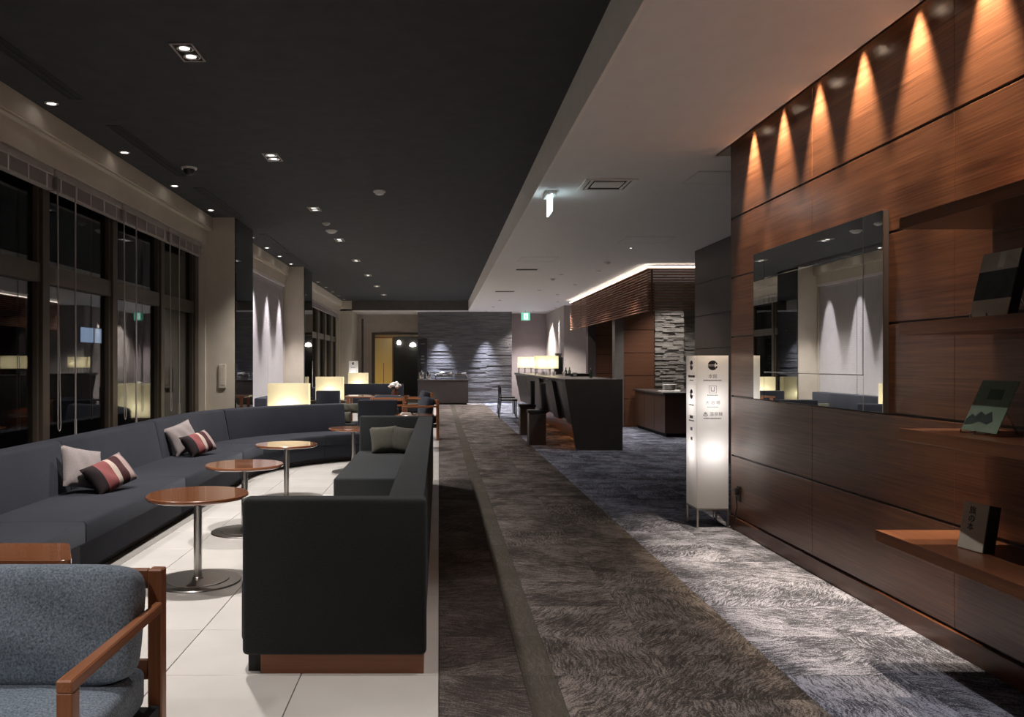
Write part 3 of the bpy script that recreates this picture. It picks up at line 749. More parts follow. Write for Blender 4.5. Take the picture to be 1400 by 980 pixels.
# ------------------------------------------------------------------ mirror on the wood wall
t = thing('wall_mirror', 'large frameless mirror with mirror border strips on the wood wall', 'mirror', (2.4, 4.325, 1.081))
ML = 6.105 - 4.325; MH = 2.167 - 1.081; b_ = 0.2
obox('backing', 'dark_panel', (-0.03, -0.001, 0.003, ML - 0.003, 0.003, MH - 0.003), t)
for nm, y0, y1, z0, z1 in [('border_strip', 0, b_, 0, MH), ('border_strip', ML - b_, ML, 0, MH), ('border_strip', b_, ML - b_, 0, b_), ('border_strip', b_, ML - b_, MH - b_, MH)]:
    obox(nm, 'mirror', (-0.035, -0.029, y0 + 0.0008, y1 - 0.0008, z0 + 0.0008, z1 - 0.0008), t, 0.0015, 1)
obox('centre_pane', 'mirror', (-0.037, -0.029, b_ + 0.0015, ML - b_ - 0.0015, b_ + 0.0015, MH - b_ - 0.0015), t, 0.0025, 1)

# ------------------------------------------------------------------ wall shelves and what stands on them
def shelf(z, y1, label):
    t = thing('wall_shelf', label, 'shelf', (2.4, 2.0, z), 0, 'shelves on the wood wall')
    obox('board', 'shelf_wood', (-0.40, -0.001, -1.4, y1 - 2.0, -0.05, -0.002), t, 0.002, 1)
    obox('edge_strip', 'shelf_wood', (-0.404, -0.398, -1.4, y1 - 2.0, -0.051, 0.0), t, 0.001, 1)
    obox('wall_cleat', 'shelf_wood', (-0.03, -0.001, -1.4, y1 - 2.05, -0.075, -0.05), t)
shelf(1.978, 3.52, 'top wood wall shelf with nothing standing on it')
shelf(1.522, 3.52, 'wood wall shelf holding the pale and dark banded book')
shelf(1.068, 3.52, 'wood wall shelf holding the green brochure')
shelf(0.588, 3.715, 'lowest and longest wood wall shelf, holding the small cream book')
def easel(t, w, h):
    bm = bmesh.new()
    for yy in (-0.045, 0.045):
        tube(bm, [(-0.035, yy, 0.004), (-0.035, yy, 0.018), (-0.03, yy, 0.005), (0.02, yy, 0.006), (0.075, yy * 0.7, h * 0.62), (0.125, yy * 1.2, 0.004)], 0.0028, 6)
    tube(bm, [(0.075, -0.031, h * 0.62), (0.075, 0.031, h * 0.62)], 0.0028, 6)
    finish(bm, 'wire_easel', 'chrome', t)
def lean(bm, b6, ang): box(bm, *b6, bev=0.0008, seg=1, mat4=Matrix.Rotation(R(ang), 4, 'Y'))
# book on the second shelf: cover faces the room, leaning back on its stand
t = thing('display_book', 'book with pale top and bottom bands and a dark picture, propped on a wire stand', 'book', (2.115, 3.13, 1.522))
easel(t, 0.2, 0.24)
bm = bmesh.new(); lean(bm, (0.0, 0.034, -0.105, 0.105, 0.012, 0.262), 13); finish(bm, 'pages', 'paper_cream', t)
bm = bmesh.new(); lean(bm, (-0.003, 0.0, -0.107, 0.107, 0.19, 0.264), 13); finish(bm, 'cover_band', 'paper_cream', t)
bm = bmesh.new(); lean(bm, (-0.003, 0.0, -0.107, 0.107, 0.075, 0.19), 13); finish(bm, 'cover_picture', 'cover_dark', t)
bm = bmesh.new(); lean(bm, (-0.003, 0.0, -0.107, 0.107, 0.010, 0.075), 13); finish(bm, 'cover_band', 'paper_cream', t)
bm = bmesh.new(); lean(bm, (-0.0005, 0.036, -0.109, -0.105, 0.010, 0.264), 13); finish(bm, 'spine', 'cover_brown', t)
bm = bmesh.new(); lean(bm, (-0.0034, -0.0028, -0.03, 0.005, 0.20, 0.262), 13); finish(bm, 'cover_fold', 'white_plastic', t)
# green brochure on the third shelf
t = thing('brochure', 'green landscape brochure leaning on a clear stand', 'brochure', (2.12, 3.20, 1.068))
easel(t, 0.2, 0.2)
bm = bmesh.new(); lean(bm, (0.0, 0.004, -0.105, 0.105, 0.012, 0.232), 24); sh = finish(bm, 'sheet', 'cover_green', t)
bm = bmesh.new(); lean(bm, (-0.0006, 0.0, -0.05, 0.035, 0.15, 0.195), 24); finish(bm, 'title_block', 'cover_green_dark', sh)
def card(name, mat, pts, ang, parent, x=-0.0008):
    bm = bmesh.new(); t_ = bmesh.new()
    vs = [t_.verts.new((x, y, z)) for y, z in pts]; vb = [t_.verts.new((0.0, y, z)) for y, z in pts]
    t_.faces.new(vs); t_.faces.new(vb)
    for i in range(len(pts)): t_.faces.new((vs[i], vs[(i + 1) % len(pts)], vb[(i + 1) % len(pts)], vb[i]))
    merge(bm, t_, Matrix.Rotation(R(ang), 4, 'Y')); return finish(bm, name, mat, parent, 0)
card('printed_mountain', 'mountain_ink', [(0.10, 0.035), (0.10, 0.06), (0.075, 0.085), (0.055, 0.075), (0.03, 0.098), (0.0, 0.085), (-0.03, 0.10), (-0.055, 0.06), (-0.03, 0.045), (0.02, 0.055), (0.06, 0.04)], 24, sh)
t = thing('brochure', 'grey brochure at the right edge of the third shelf', 'brochure', (2.13, 2.86, 1.068))
easel(t, 0.2, 0.2)
bm = bmesh.new(); lean(bm, (0.0, 0.004, -0.1, 0.1, 0.012, 0.222), 24); finish(bm, 'sheet', 'paper_cream', t)
card('printed_panel', 'print_grey', [(0.08, 0.04), (0.08, 0.12), (-0.08, 0.12), (-0.08, 0.04)], 24, t)
# small cream book on the lowest shelf
t = thing('small_book', 'small cream book with dark vertical lettering on the lowest shelf', 'book', (2.165, 3.31, 0.588), R(10))
bm = bmesh.new(); lean(bm, (0.0, 0.05, -0.06, 0.06, 0.0, 0.19), 10); finish(bm, 'pages', 'paper_cream', t)
bm = bmesh.new(); lean(bm, (0.0, 0.052, -0.066, -0.0595, 0.0, 0.192), 10); finish(bm, 'spine', 'cover_dark', t)
bm = bmesh.new(); lean(bm, (-0.002, 0.0, -0.062, 0.062, 0.0, 0.192), 10); fc = finish(bm, 'front_cover', 'paper_cream', t)
def text_mesh(body, size, parent, loc, rot, mat, name='lettering', mat4=None):
    cu = bpy.data.curves.new(name, 'FONT'); cu.body = body; cu.size = size; cu.align_x = 'CENTER'; cu.align_y = 'CENTER'; cu.extrude = 0.0006
    cu.resolution_u = 3
    o = bpy.data.objects.new('tmp_text', cu); C.objects.link(o)
    dg = bpy.context.evaluated_depsgraph_get(); me = bpy.data.meshes.new_from_object(o.evaluated_get(dg))
    bpy.data.objects.remove(o); bpy.data.curves.remove(cu)
    me.name = name; me.materials.clear(); me.materials.append(M[mat])
    if mat4 is not None: me.transform(mat4)
    q = bpy.data.objects.new(name, me); link(q, parent); q.location = loc; q.rotation_euler = rot
    return q
mt = Matrix.Rotation(R(10), 4, 'Y') @ Matrix.Translation((-0.0025, 0.012, 0.125)) @ Matrix.Rotation(R(-90), 4, 'Z') @ Matrix.Rotation(R(90), 4, 'X')
text_mesh('\u65c5\n\u306e\n\u672c', 0.034, fc, (0, 0, 0), (0, 0, 0), 'print_black', 'lettering', mt)

# ------------------------------------------------------------------ light box signs
def logo(parent, r, loc, rot):
    bm = bmesh.new()
    def plate(pts):
        a = [bm.verts.new((x, y, 0.0)) for x, y in pts]; c = [bm.verts.new((x, y, 0.0012)) for x, y in pts]
        bm.faces.new(a); bm.faces.new(c)
        for i in range(len(pts)): bm.faces.new((a[i], a[(i + 1) % len(pts)], c[(i + 1) % len(pts)], c[i]))
    def arc(a0, a1, rr, n=14): return [(rr * math.cos(R(a0 + (a1 - a0) * i / n)), rr * math.sin(R(a0 + (a1 - a0) * i / n))) for i in range(n + 1)]
    plate(arc(50, 172, r) + [(r * 0.35, r * 0.14)]); plate(arc(-172, -50, r) + [(r * 0.35, -r * 0.14)])
    plate([(-r * 0.95, -0.07 * r), (r * 0.35, -0.07 * r), (r * 0.35, 0.07 * r), (-r * 0.95, 0.07 * r)])
    plate(arc(12, 44, r) + arc(44, 12, r * 0.72)); plate(arc(-44, -12, r) + arc(-12, -44, r * 0.72))
    return finish(bm, 'emblem', 'print_black', parent, 0, loc, rot)
def dashes(parent, w, h, loc, rot, seed):
    rnd = random.Random(seed); bm = bmesh.new(); x = -w / 2
    while x < w / 2 - 0.004:
        L = rnd.uniform(0.004, 0.009); hh = h * rnd.uniform(0.7, 1.0)
        box(bm, x, min(x + L, w / 2), -hh / 2, hh / 2, 0, 0.0008); x += L + 0.0025
    return finish(bm, 'small_print', 'print_grey', parent, 0, loc, rot)
def sign_box(label, loc, w, d, detail):
    t = thing('light_box_sign', label, 'sign', loc, 0)
    z0, z1 = 0.161, 1.41
    bm = bmesh.new(); th = 0.004
    box(bm, 0, w, 0, th, z0, z1); box(bm, 0, w, d - th, d, z0, z1); box(bm, 0, th, th, d - th, z0, z1); box(bm, w - th, w, th, d - th, z0, z1); box(bm, 0, w, 0, d, z1 - th, z1)
    # single-walled acrylic shell
    bm.free(); bm = bmesh.new()
    vs = {}
    for i, x in enumerate((0, w)):
        for j, y in enumerate((0, d)):
            for k, z in enumerate((z0, z1)): vs[i, j, k] = bm.verts.new((x, y, z))
    for q in [((0,0,0),(1,0,0),(1,0,1),(0,0,1)), ((0,1,0),(1,1,0),(1,1,1),(0,1,1)), ((0,0,0),(0,1,0),(0,1,1),(0,0,1)), ((1,0,0),(1,1,0),(1,1,1),(1,0,1)), ((0,0,1),(1,0,1),(1,1,1),(0,1,1))]:
        bm.faces.new([vs[c] for c in q])
    ab = finish(bm, 'acrylic_box', 'sign_acrylic', t, 0)
    bm = bmesh.new(); box(bm, -0.002, w + 0.002, -0.002, d + 0.002, z0 - 0.014, z0 - 0.001); finish(bm, 'base_frame', 'brushed_steel', t)
    for x in (0.006, w - 0.006):
        for y in (0.006, d - 0.006):
            bm = bmesh.new(); box(bm, x - 0.007, x + 0.007, y - 0.007, y + 0.007, 0.0, z0 - 0.014); finish(bm, 'leg', 'brushed_steel', t)
    for z in (0.62, 1.03): point(t, (w / 2, d / 2, z), 0.78 if z < 0.7 else 0.66, (1.0, 0.95, 0.92), 0.03)
    for z in (0.62, 1.03):
        bm = bmesh.new(); lathe(bm, [(0, z - 0.03), (0.012, z - 0.028), (0.016, z - 0.06), (0.016, z - 0.09), (0, z - 0.09)], 12, w / 2, d / 2); finish(bm, 'lamp_holder', 'white_plastic', t)
    fr = (R(90), 0, 0); f = -0.0005
    logo(ab, 0.04, (w / 2, f, 1.33), fr)
    if detail:
        text_mesh('\u672c\u9928', 0.038, ab, (w / 2, f, 1.238), fr, 'print_grey'); dashes(ab, 0.15, 0.012, (w / 2, f, 1.207), fr, 1)
        bm = bmesh.new(); s = 0.031
        for a in ((-s, s, s - 0.003, s), (-s, s, -s, -s + 0.003), (-s, -s + 0.003, -s, s), (s - 0.003, s, -s, s), (-0.016, -0.011, -0.018, 0.02), (0.011, 0.016, -0.018, 0.02), (-0.011, 0.011, -0.018, -0.010)):
            box(bm, a[0], a[1], a[2], a[3], 0, 0.0008)
        finish(bm, 'pictogram', 'print_grey', ab, 0, (w / 2, f, 1.134), fr); dashes(ab, 0.09, 0.009, (w / 2, f, 1.086), fr, 2)
        text_mesh('\u5927 \u6d74 \u5834', 0.034, ab, (w / 2, f, 1.024), fr, 'print_grey'); dashes(ab, 0.09, 0.007, (w / 2, f, 0.99), fr, 3)
        text_mesh('\u2668 \u6e29\u6cc9\u68df', 0.036, ab, (w / 2, f, 0.93), fr, 'print_grey'); dashes(ab, 0.15, 0.012, (w / 2, f, 0.897), fr, 4)
        lr = (R(90), 0, R(-90))
        logo(ab, 0.04, (f, d / 2, 1.33), lr); dashes(ab, 0.17, 0.022, (f, d / 2, 1.238), lr, 5); dashes(ab, 0.10, 0.010, (f, d / 2, 1.205), lr, 6)
        logo(ab, 0.04, (f, d / 2, 1.09), lr); dashes(ab, 0.12, 0.012, (f, d / 2, 1.0), lr, 8)
        dashes(ab, 0.09, 0.03, (f, d / 2, 0.90), lr, 9); dashes(ab, 0.14, 0.012, (f, d / 2, 0.87), lr, 10); dashes(ab, 0.06, 0.03, (f, d / 2, 0.80), lr, 11); dashes(ab, 0.05, 0.03, (f, d / 2, 0.72), lr, 12)
    else:
        dashes(ab, 0.14, 0.03, (w / 2, f, 1.2), fr, 21)
    return t
sb = sign_box('tall white light box sign standing at the end of the wood wall', (2.108, 6.63, 0), 0.257, 0.285, True)
bm = bmesh.new(); tube(bm, [(0.20, 0.2, 0.15), (0.2, 0.2, 0.06), (0.22, 0.12, 0.012), (0.25, 0.02, 0.01), (0.265, -0.03, 0.012), (0.272, -0.08, 0.05), (0.268, -0.12, 0.12), (0.272, -0.15, 0.2), (0.268, -0.14, 0.285)], 0.004, 6); finish(bm, 'power_cord', 'black_plastic', sb)
sign_box('distant white light box sign by the far window pier', (-2.86, 25.8, 0), 0.27, 0.27, False)
t = thing('wall_socket', 'black plug and socket low on the wood wall beside the light box sign', 'socket', (2.4, 6.49, 0.305))
obox('socket_plate', 'cover_brown', (-0.008, 0.0, -0.04, 0.03, -0.06, 0.06), t, 0.002, 1)
obox('plug', 'black_plastic', (-0.035, -0.007, -0.015, 0.015, -0.01, 0.045), t, 0.005, 2)
obox('plug_grip', 'black_plastic', (-0.03, -0.008, 0.015, 0.07, 0.012, 0.026), t, 0.003, 1)

# ------------------------------------------------------------------ box lamps
def shade_box(t, w, d, z0, z1):
    bm = bmesh.new(); vs = {}
    for i, x in enumerate((-w / 2, w / 2)):
        for j, y in enumerate((-d / 2, d / 2)):
            for k, z in enumerate((z0, z1)): vs[i, j, k] = bm.verts.new((x, y, z))
    for q in [((0,0,0),(1,0,0),(1,0,1),(0,0,1)), ((0,1,0),(1,1,0),(1,1,1),(0,1,1)), ((0,0,0),(0,1,0),(0,1,1),(0,0,1)), ((1,0,0),(1,1,0),(1,1,1),(1,0,1)), ((0,0,1),(1,0,1),(1,1,1),(0,1,1))]:
        bm.faces.new([vs[c] for c in q])
    finish(bm, 'lamp_shade', 'lamp_shade', t, 0)
def console_lamp(label, x, y):
    k = thing('lamp_console', 'dark console under the %s' % label, 'console', (x, y, 0), 0, 'consoles under the box lamps')
    obox('body', 'bar_dark', (-0.36, 0.36, -0.17, 0.17, 0.06, 0.49), k, 0.003, 1); obox('top', 'counter_wood', (-0.38, 0.38, -0.19, 0.19, 0.49, 0.512), k, 0.002, 1); obox('plinth', 'plinth_dark', (-0.33, 0.33, -0.15, 0.15, 0, 0.06), k)
    t = thing('box_lamp', label, 'lamp', (x, y, 0.512), 0, 'glowing box lamps behind the sofas')
    shade_box(t, 0.61, 0.2, 0.018, 0.528)
    obox('lamp_base', 'bar_dark', (-0.30, 0.30, -0.095, 0.095, 0.0, 0.016), t, 0.002, 1)
    bm = bmesh.new(); lathe(bm, [(0, 0.016), (0.018, 0.016), (0.018, 0.06), (0, 0.062)], 12); finish(bm, 'lamp_holder', 'white_plastic', t)
    point(t, (0, 0, 0.17), 1.6, (1.0, 0.92, 0.68), 0.05); point(t, (0.16, 0, 0.12), 0.5, (1.0, 0.92, 0.68), 0.05); point(t, (-0.16, 0, 0.12), 0.5, (1.0, 0.92, 0.68), 0.05)
console_lamp('glowing cream box lamp behind the curved sofa', -2.26, 12.25)
console_lamp('glowing cream box lamp beside the second pier', -2.43, 18.1)
console_lamp('small distant glowing box lamp in front of the far light box', -2.50, 25.2)
def bar_lamp(label, x, y):
    t = thing('bar_lamp', label, 'lamp', (x, y, 1.1), 0, 'glowing lamps on the bar')
    shade_box(t, 0.5, 0.2, 0.13, 0.40)
    for sx in (-0.23, -0.08, 0.08, 0.23):
        for sy in (-0.08, 0.08):
            bm = bmesh.new(); cyl(bm, (sx, sy, 0), (sx, sy, 0.14), 0.006, seg=8); finish(bm, 'leg', 'black_plastic', t)
    obox('frame', 'black_plastic', (-0.245, 0.245, -0.095, 0.095, 0.122, 0.129), t)
    point(t, (-0.12, 0, 0.24), 0.9, (1.0, 0.9, 0.66), 0.04); point(t, (0.12, 0, 0.24), 0.9, (1.0, 0.9, 0.66), 0.04)
bar_lamp('wide glowing lamp on the bar counter, in front', 2.30, 17.4)
bar_lamp('glowing lamp on the bar counter, behind the wide one', 2.24, 20.4)

# ------------------------------------------------------------------ bar
bar = thing('bar_counter', 'long dark bar counter with leaning front and orange foot light', 'bar', (0, 0, 0))
bm = bmesh.new(); extrude_y(bm, [(1.935, 1.098), (2.83, 1.098), (2.83, 0), (2.115, 0)], 12.5, 12.58); finish(bm, 'end_panel', 'bar_dark', bar, 20)
bm = bmesh.new(); extrude_y(bm, [(2.02, 1.05), (2.80, 1.05), (2.80, 0.40), (2.15, 0.40)], 12.58, 20.75); finish(bm, 'body', 'bar_dark', bar, 20)
obox('counter_top', 'bar_top', (1.94, 2.83, 12.58, 20.8, 1.05, 1.098), bar, 0.003, 1)
for a, c in ((12.59, 13.25), (14.1, 14.75), (15.9, 18.3), (18.33, 20.75)):
    bm = bmesh.new(); extrude_y(bm, [(1.955, 1.05), (2.02, 1.05), (2.15, 0.38), (2.085, 0.38)], a, c); finish(bm, 'front_panel', 'bar_panel', bar, 20)
obox('kick_wall', 'wall_wood', (2.40, 2.44, 12.58, 20.75, 0, 0.40), bar)
obox('rear_panel', 'bar_dark', (2.78, 2.82, 12.58, 20.75, 0, 0.40), bar)
for a in (12.7, 14.3, 16.0, 17.7):
    obox('foot_lamp', 'foot_light', (2.30, 2.33, a, a + 0.7, 0.385, 0.398), bar)
def stool(label, x, y):
    t = thing('bar_stool', label, 'stool', (x, y, 0), 0, 'stools at the bar')
    bm = bmesh.new(); box(bm, -0.14, 0.14, -0.14, 0.14, 0.0, 0.52, 0.006, 1); finish(bm, 'body', 'bar_dark', t)
    obox('seat', 'dark_leather', (-0.155, 0.155, -0.155, 0.155, 0.52, 0.575), t, 0.015, 2)
    obox('foot_rail', 'brushed_steel', (0.14, 0.17, -0.13, 0.13, 0.16, 0.18), t)
    obox('backrest', 'dark_leather', (0.06, 0.135, -0.15, 0.15, 0.575, 1.02), t, 0.015, 2)
stool('dark block bar stool nearer the end of the bar', 1.62, 13.45)
stool('dark block bar stool beyond the first stool', 1.66, 15.3)
def dark_chair(label, x, y, rz):
    t = thing('side_chair', label, 'chair', (x, y, 0), rz, 'thin black chairs past the bar')
    obox('seat', 'dark_leather', (-0.21, 0.21, -0.21, 0.21, 0.42, 0.46), t, 0.01, 2)
    bm = bmesh.new(); box(bm, -0.21, 0.21, 0.19, 0.215, 0.60, 0.76, 0.006, 1); finish(bm, 'backrest', 'dark_leather', t)
    for sx in (-0.19, 0.19):
        bm = bmesh.new(); cyl(bm, (sx, -0.19, 0), (sx, -0.18, 0.42), 0.012, seg=8); finish(bm, 'leg', 'black_plastic', t)
        bm = bmesh.new(); tube(bm, [(sx, 0.24, 0), (sx, 0.19, 0.43), (sx, 0.205, 0.75)], 0.012, 8); finish(bm, 'leg', 'black_plastic', t)
dark_chair('thin black chair past the stools, facing the bar', 1.72, 20.1, R(90))
dark_chair('thin black chair half hidden behind the first thin chair', 1.80, 21.6, R(90))
# things on the bar
t = thing('coffee_machine', 'dark upright coffee machine on the bar beside the lamps', 'coffee machine', (2.68, 18.2, 1.098))
obox('body', 'black_plastic', (-0.08, 0.08, -0.15, 0.15, 0, 0.38), t, 0.01, 2); obox('spout', 'chrome', (-0.11, -0.08, -0.03, 0.03, 0.2, 0.24), t); obox('hopper', 'bar_panel', (-0.06, 0.06, -0.1, 0.1, 0.38, 0.47), t, 0.01, 1)
t = thing('serving_tray', 'flat dark serving tray lying on the bar', 'tray', (2.62, 15.3, 1.098))
obox('tray_bed', 'black_plastic', (-0.18, 0.18, -0.3, 0.3, 0, 0.012), t); bm = bmesh.new(); box(bm, -0.19, 0.19, -0.31, -0.29, 0, 0.05); box(bm, -0.19, 0.19, 0.29, 0.31, 0, 0.05); box(bm, 0.17, 0.19, -0.29, 0.29, 0, 0.05); finish(bm, 'tray_rim', 'black_plastic', t)
def lathe_thing(name, label, cat, prof, mat, loc, group=None, extra=None):
    t = thing(name, label, cat, loc, 0, group)
    bm = bmesh.new(); lathe(bm, prof, 20); finish(bm, 'body', mat, t, 40)
    if extra:
        bm = bmesh.new(); lathe(bm, extra[1], 16); finish(bm, extra[0], extra[2], t, 40)
bott = [(0, 0), (0.036, 0), (0.037, 0.15), (0.015, 0.21), (0.013, 0.27), (0, 0.27)]
capp = [(0.0135, 0.262), (0.0145, 0.262), (0.0145, 0.29), (0, 0.29)]
for i, (x, y) in enumerate([(2.62, 14.0), (2.55, 16.3), (2.72, 16.9)]):
    lathe_thing('bottle', 'dark green bottle on the bar, %s from its near end' % ORD[i], 'bottle', [(r * 0.8, z * 0.55) for r, z in bott], 'bottle_glass', (x, y, 1.098), 'bottles on the bar', ('cap', [(r * 0.8, z * 0.55) for r, z in capp], 'chrome'))
cup = [(0, 0.004), (0.02, 0), (0.024, 0.004), (0.036, 0.06), (0.040, 0.075), (0.037, 0.075), (0.033, 0.06), (0.0, 0.012)]
for i, (x, y) in enumerate([(2.16, 16.5), (2.30, 16.2), (2.45, 15.9), (2.50, 14.9)]):
    lathe_thing('cup', 'small white cup on the bar, %s from the lamps' % ORD[i], 'cup', cup, 'porcelain', (x, y, 1.098), 'cups on the bar')

# back counter with a stack of plates
t = thing('back_counter', 'dark wooden back counter in front of the pale stone wall', 'counter', (0, 0, 0))
obox('body', 'counter_wood', (4.10, 5.7, 14.72, 16.95, 0.07, 0.78), t); obox('counter_top', 'bar_dark', (4.06, 5.75, 14.68, 16.97, 0.78, 0.81), t, 0.002, 1); obox('plinth', 'plinth_dark', (4.14, 5.7, 14.78, 16.9, 0, 0.07), t)
for yy in (15.45, 16.2): obox('door_joint', 'black_slot', (4.098, 4.101, yy, yy + 0.006, 0.08, 0.77), t)
t = thing('plate_stack', 'stack of white plates on the back counter', 'plates', (4.52, 15.9, 0.81), 0)
for k in range(8):
    bm = bmesh.new(); lathe(bm, [(0, 0.004), (0.08, 0.0), (0.085, 0.004), (0.14, 0.016), (0.14, 0.02), (0.08, 0.01), (0, 0.01)], 28)
    finish(bm, 'plate', 'porcelain', t, 40, (0, 0, k * 0.014))
t = thing('flat_tray', 'low white tray beside the stack of plates', 'tray', (4.36, 15.35, 0.81))
obox('tray_bed', 'porcelain', (-0.17, 0.17, -0.2, 0.2, 0, 0.012), t, 0.004, 1); obox('tray_rim', 'porcelain', (0.15, 0.17, -0.2, 0.2, 0.012, 0.03), t)

# ------------------------------------------------------------------ wooden louvre canopy over the bar
lv = thing('louvre_canopy', 'wooden louvre canopy hanging over the bar with a light line on top', 'canopy', (0, 0, 0))
NS = 15
slat_o = None
for k in range(NS):
    z = 2.25 + k * 0.047
    if slat_o is None:
        slat_o = obox('slat', 'louvre_wood', (-0.03, 0.03, -4.12, 4.12, 0, 0.017), lv, 0.002, 1); s = slat_o
    else:
        s = slat_o.copy(); C.objects.link(s)
    s.location = (3.63, 18.12, z)
sf = None
for k in range(NS):
    z = 2.25 + k * 0.047
    if sf is None: sf = obox('slat', 'louvre_wood', (3.665, 6.1, 13.97, 14.03, 0, 0.020), lv, 0.002, 1); s = sf
    else: s = sf.copy(); C.objects.link(s)
    s.location = (0, 0, z)
for yy in (14.0, 14.9, 15.8, 16.8, 17.8, 18.8, 19.8, 21.0, 22.2):
    obox('upright', 'counter_wood', (3.662, 3.682, yy - 0.03, yy + 0.03, 2.24, 2.99), lv)
obox('upright', 'counter_wood', (4.9, 4.95, 14.035, 14.08, 2.24, 2.99), lv)
obox('top_board', 'louvre_wood', (3.59, 3.68, 13.96, 22.25, 2.965, 2.985), lv); obox('top_board', 'louvre_wood', (3.68, 6.1, 13.96, 14.10, 2.965, 2.985), lv)
obox('light_line', 'led_line', (3.575, 3.595, 13.95, 22.2, 2.985, 3.012), lv); obox('light_line', 'led_line', (3.595, 6.1, 13.95, 13.97, 2.985, 3.012), lv)

# ------------------------------------------------------------------ far end: buffet, board, exit signs, doorway room
t = thing('buffet_counter', 'dark wooden buffet counter against the slate wall', 'counter', (0, 0, 0))
obox('body', 'cover_brown', (-0.68, 0.95, 26.25, 26.9, 0.05, 0.78), t); obox('counter_top', 'bar_dark', (-0.70, 0.97, 26.22, 26.9, 0.78, 0.81), t); obox('plinth', 'plinth_dark', (-0.6, 0.9, 26.3, 26.88, 0, 0.05), t)
def chafing(label, x, w_):
    t = thing('chafing_dish', label, 'chafing dish', (x, 26.5, 0.81), 0, 'steel dishes on the buffet')
    obox('pan', 'chrome', (-w_ / 2, w_ / 2, -0.16, 0.16, 0.09, 0.15), t, 0.008, 1)
    bm = bmesh.new(); prof = [(0.9, 0.15), (0.85, 0.20), (0.6, 0.25), (0.0, 0.265)]
    box(bm, -w_ / 2 + 0.01, w_ / 2 - 0.01, -0.15, 0.15, 0.15, 0.25, 0.05, 3); ld = finish(bm, 'lid', 'chrome', t)
    bm = bmesh.new(); lathe(bm, [(0, 0.25), (0.012, 0.25), (0.02, 0.275), (0, 0.29)], 10); finish(bm, 'knob', 'chrome', ld)
    for sx in (-1, 1):
        for sy in (-1, 1):
            bm = bmesh.new(); cyl(bm, (sx * (w_ / 2 - 0.02), sy * 0.14, 0), (sx * (w_ / 2 - 0.02), sy * 0.14, 0.1), 0.008, seg=8); finish(bm, 'leg', 'chrome', t)
chafing('wide steel chafing dish in the middle of the buffet', 0.16, 0.58)
chafing('narrow steel chafing dish at the open end of the buffet', 0.72, 0.40)
urn = [(0, 0), (0.08, 0), (0.085, 0.02), (0.085, 0.20), (0.07, 0.24), (0.02, 0.26), (0.02, 0.29), (0, 0.29)]
for i, x in enumerate((-0.56, -0.34)):
    lathe_thing('coffee_urn', 'steel coffee urn on the buffet, %s the slate wall corner' % ('nearest' if i == 0 else 'second from'), 'urn', urn, 'chrome', (x, 26.5, 0.81), 'steel urns on the buffet', ('lid_knob', [(0, 0.29), (0.015, 0.29), (0.015, 0.31), (0, 0.315)], 'black_plastic'))
t = thing('sign_board', 'tall black sign board with faint lettering on the slate wall', 'sign', (-0.535, 26.93, 1.05))
obox('board', 'sign_board', (-0.145, 0.145, 0.0, 0.06, 0, 1.1), t, 0.004, 1)
logo(t, 0.07, (0, -0.001, 0.93), (R(90), 0, 0))
for z, ww, hh, sd in ((0.93, 0.14, 0.03, 30), (0.52, 0.10, 0.06, 31), (0.42, 0.14, 0.05, 32), (0.30, 0.12, 0.05, 33)): dashes(t, ww, hh, (0, -0.002, z), (R(90), 0, 0), sd)
t = thing('exit_sign', 'glowing green exit sign hanging before the lilac wall', 'exit sign', (2.76, 25.8, 2.70))
obox('housing', 'exit_green', (-0.14, 0.14, 0, 0.05, 0, 0.25), t, 0.003, 1)
obox('pictogram_panel', 'exit_white', (-0.06, 0.075, -0.004, 0.0, 0.03, 0.22), t)
card_pts = [(-0.03, 0.06), (-0.015, 0.06), (0.0, 0.10), (0.02, 0.07), (0.035, 0.07), (0.015, 0.12), (0.01, 0.15), (0.03, 0.14), (0.03, 0.15), (0.0, 0.175), (-0.02, 0.15), (-0.01, 0.12)]
bm = bmesh.new(); a = [bm.verts.new((x, -0.006, z)) for x, z in card_pts]; bm.faces.new(a); c_ = bmesh.ops.extrude_face_region(bm, geom=list(bm.faces)); bmesh.ops.translate(bm, vec=(0, 0.0015, 0), verts=[v for v in c_['geom'] if isinstance(v, bmesh.types.BMVert)]); finish(bm, 'running_figure', 'exit_green', t, 0)
bm = bmesh.new(); cyl(bm, (0, 0.025, 0.25), (0, 0.025, 0.352), 0.012, seg=8); finish(bm, 'hanger', 'white_plastic', t)
t = thing('exit_sign', 'edge-on emergency exit sign under the pale ceiling above the aisle', 'exit sign', (1.11, 8.13, 2.84))
obox('plate', 'exit_edge', (-0.008, 0.008, -0.16, 0.16, 0.0, 0.17), t, 0.001, 1); obox('ceiling_mount', 'white_plastic', (-0.05, 0.05, -0.14, 0.14, 0.17, 0.212), t, 0.006, 2)
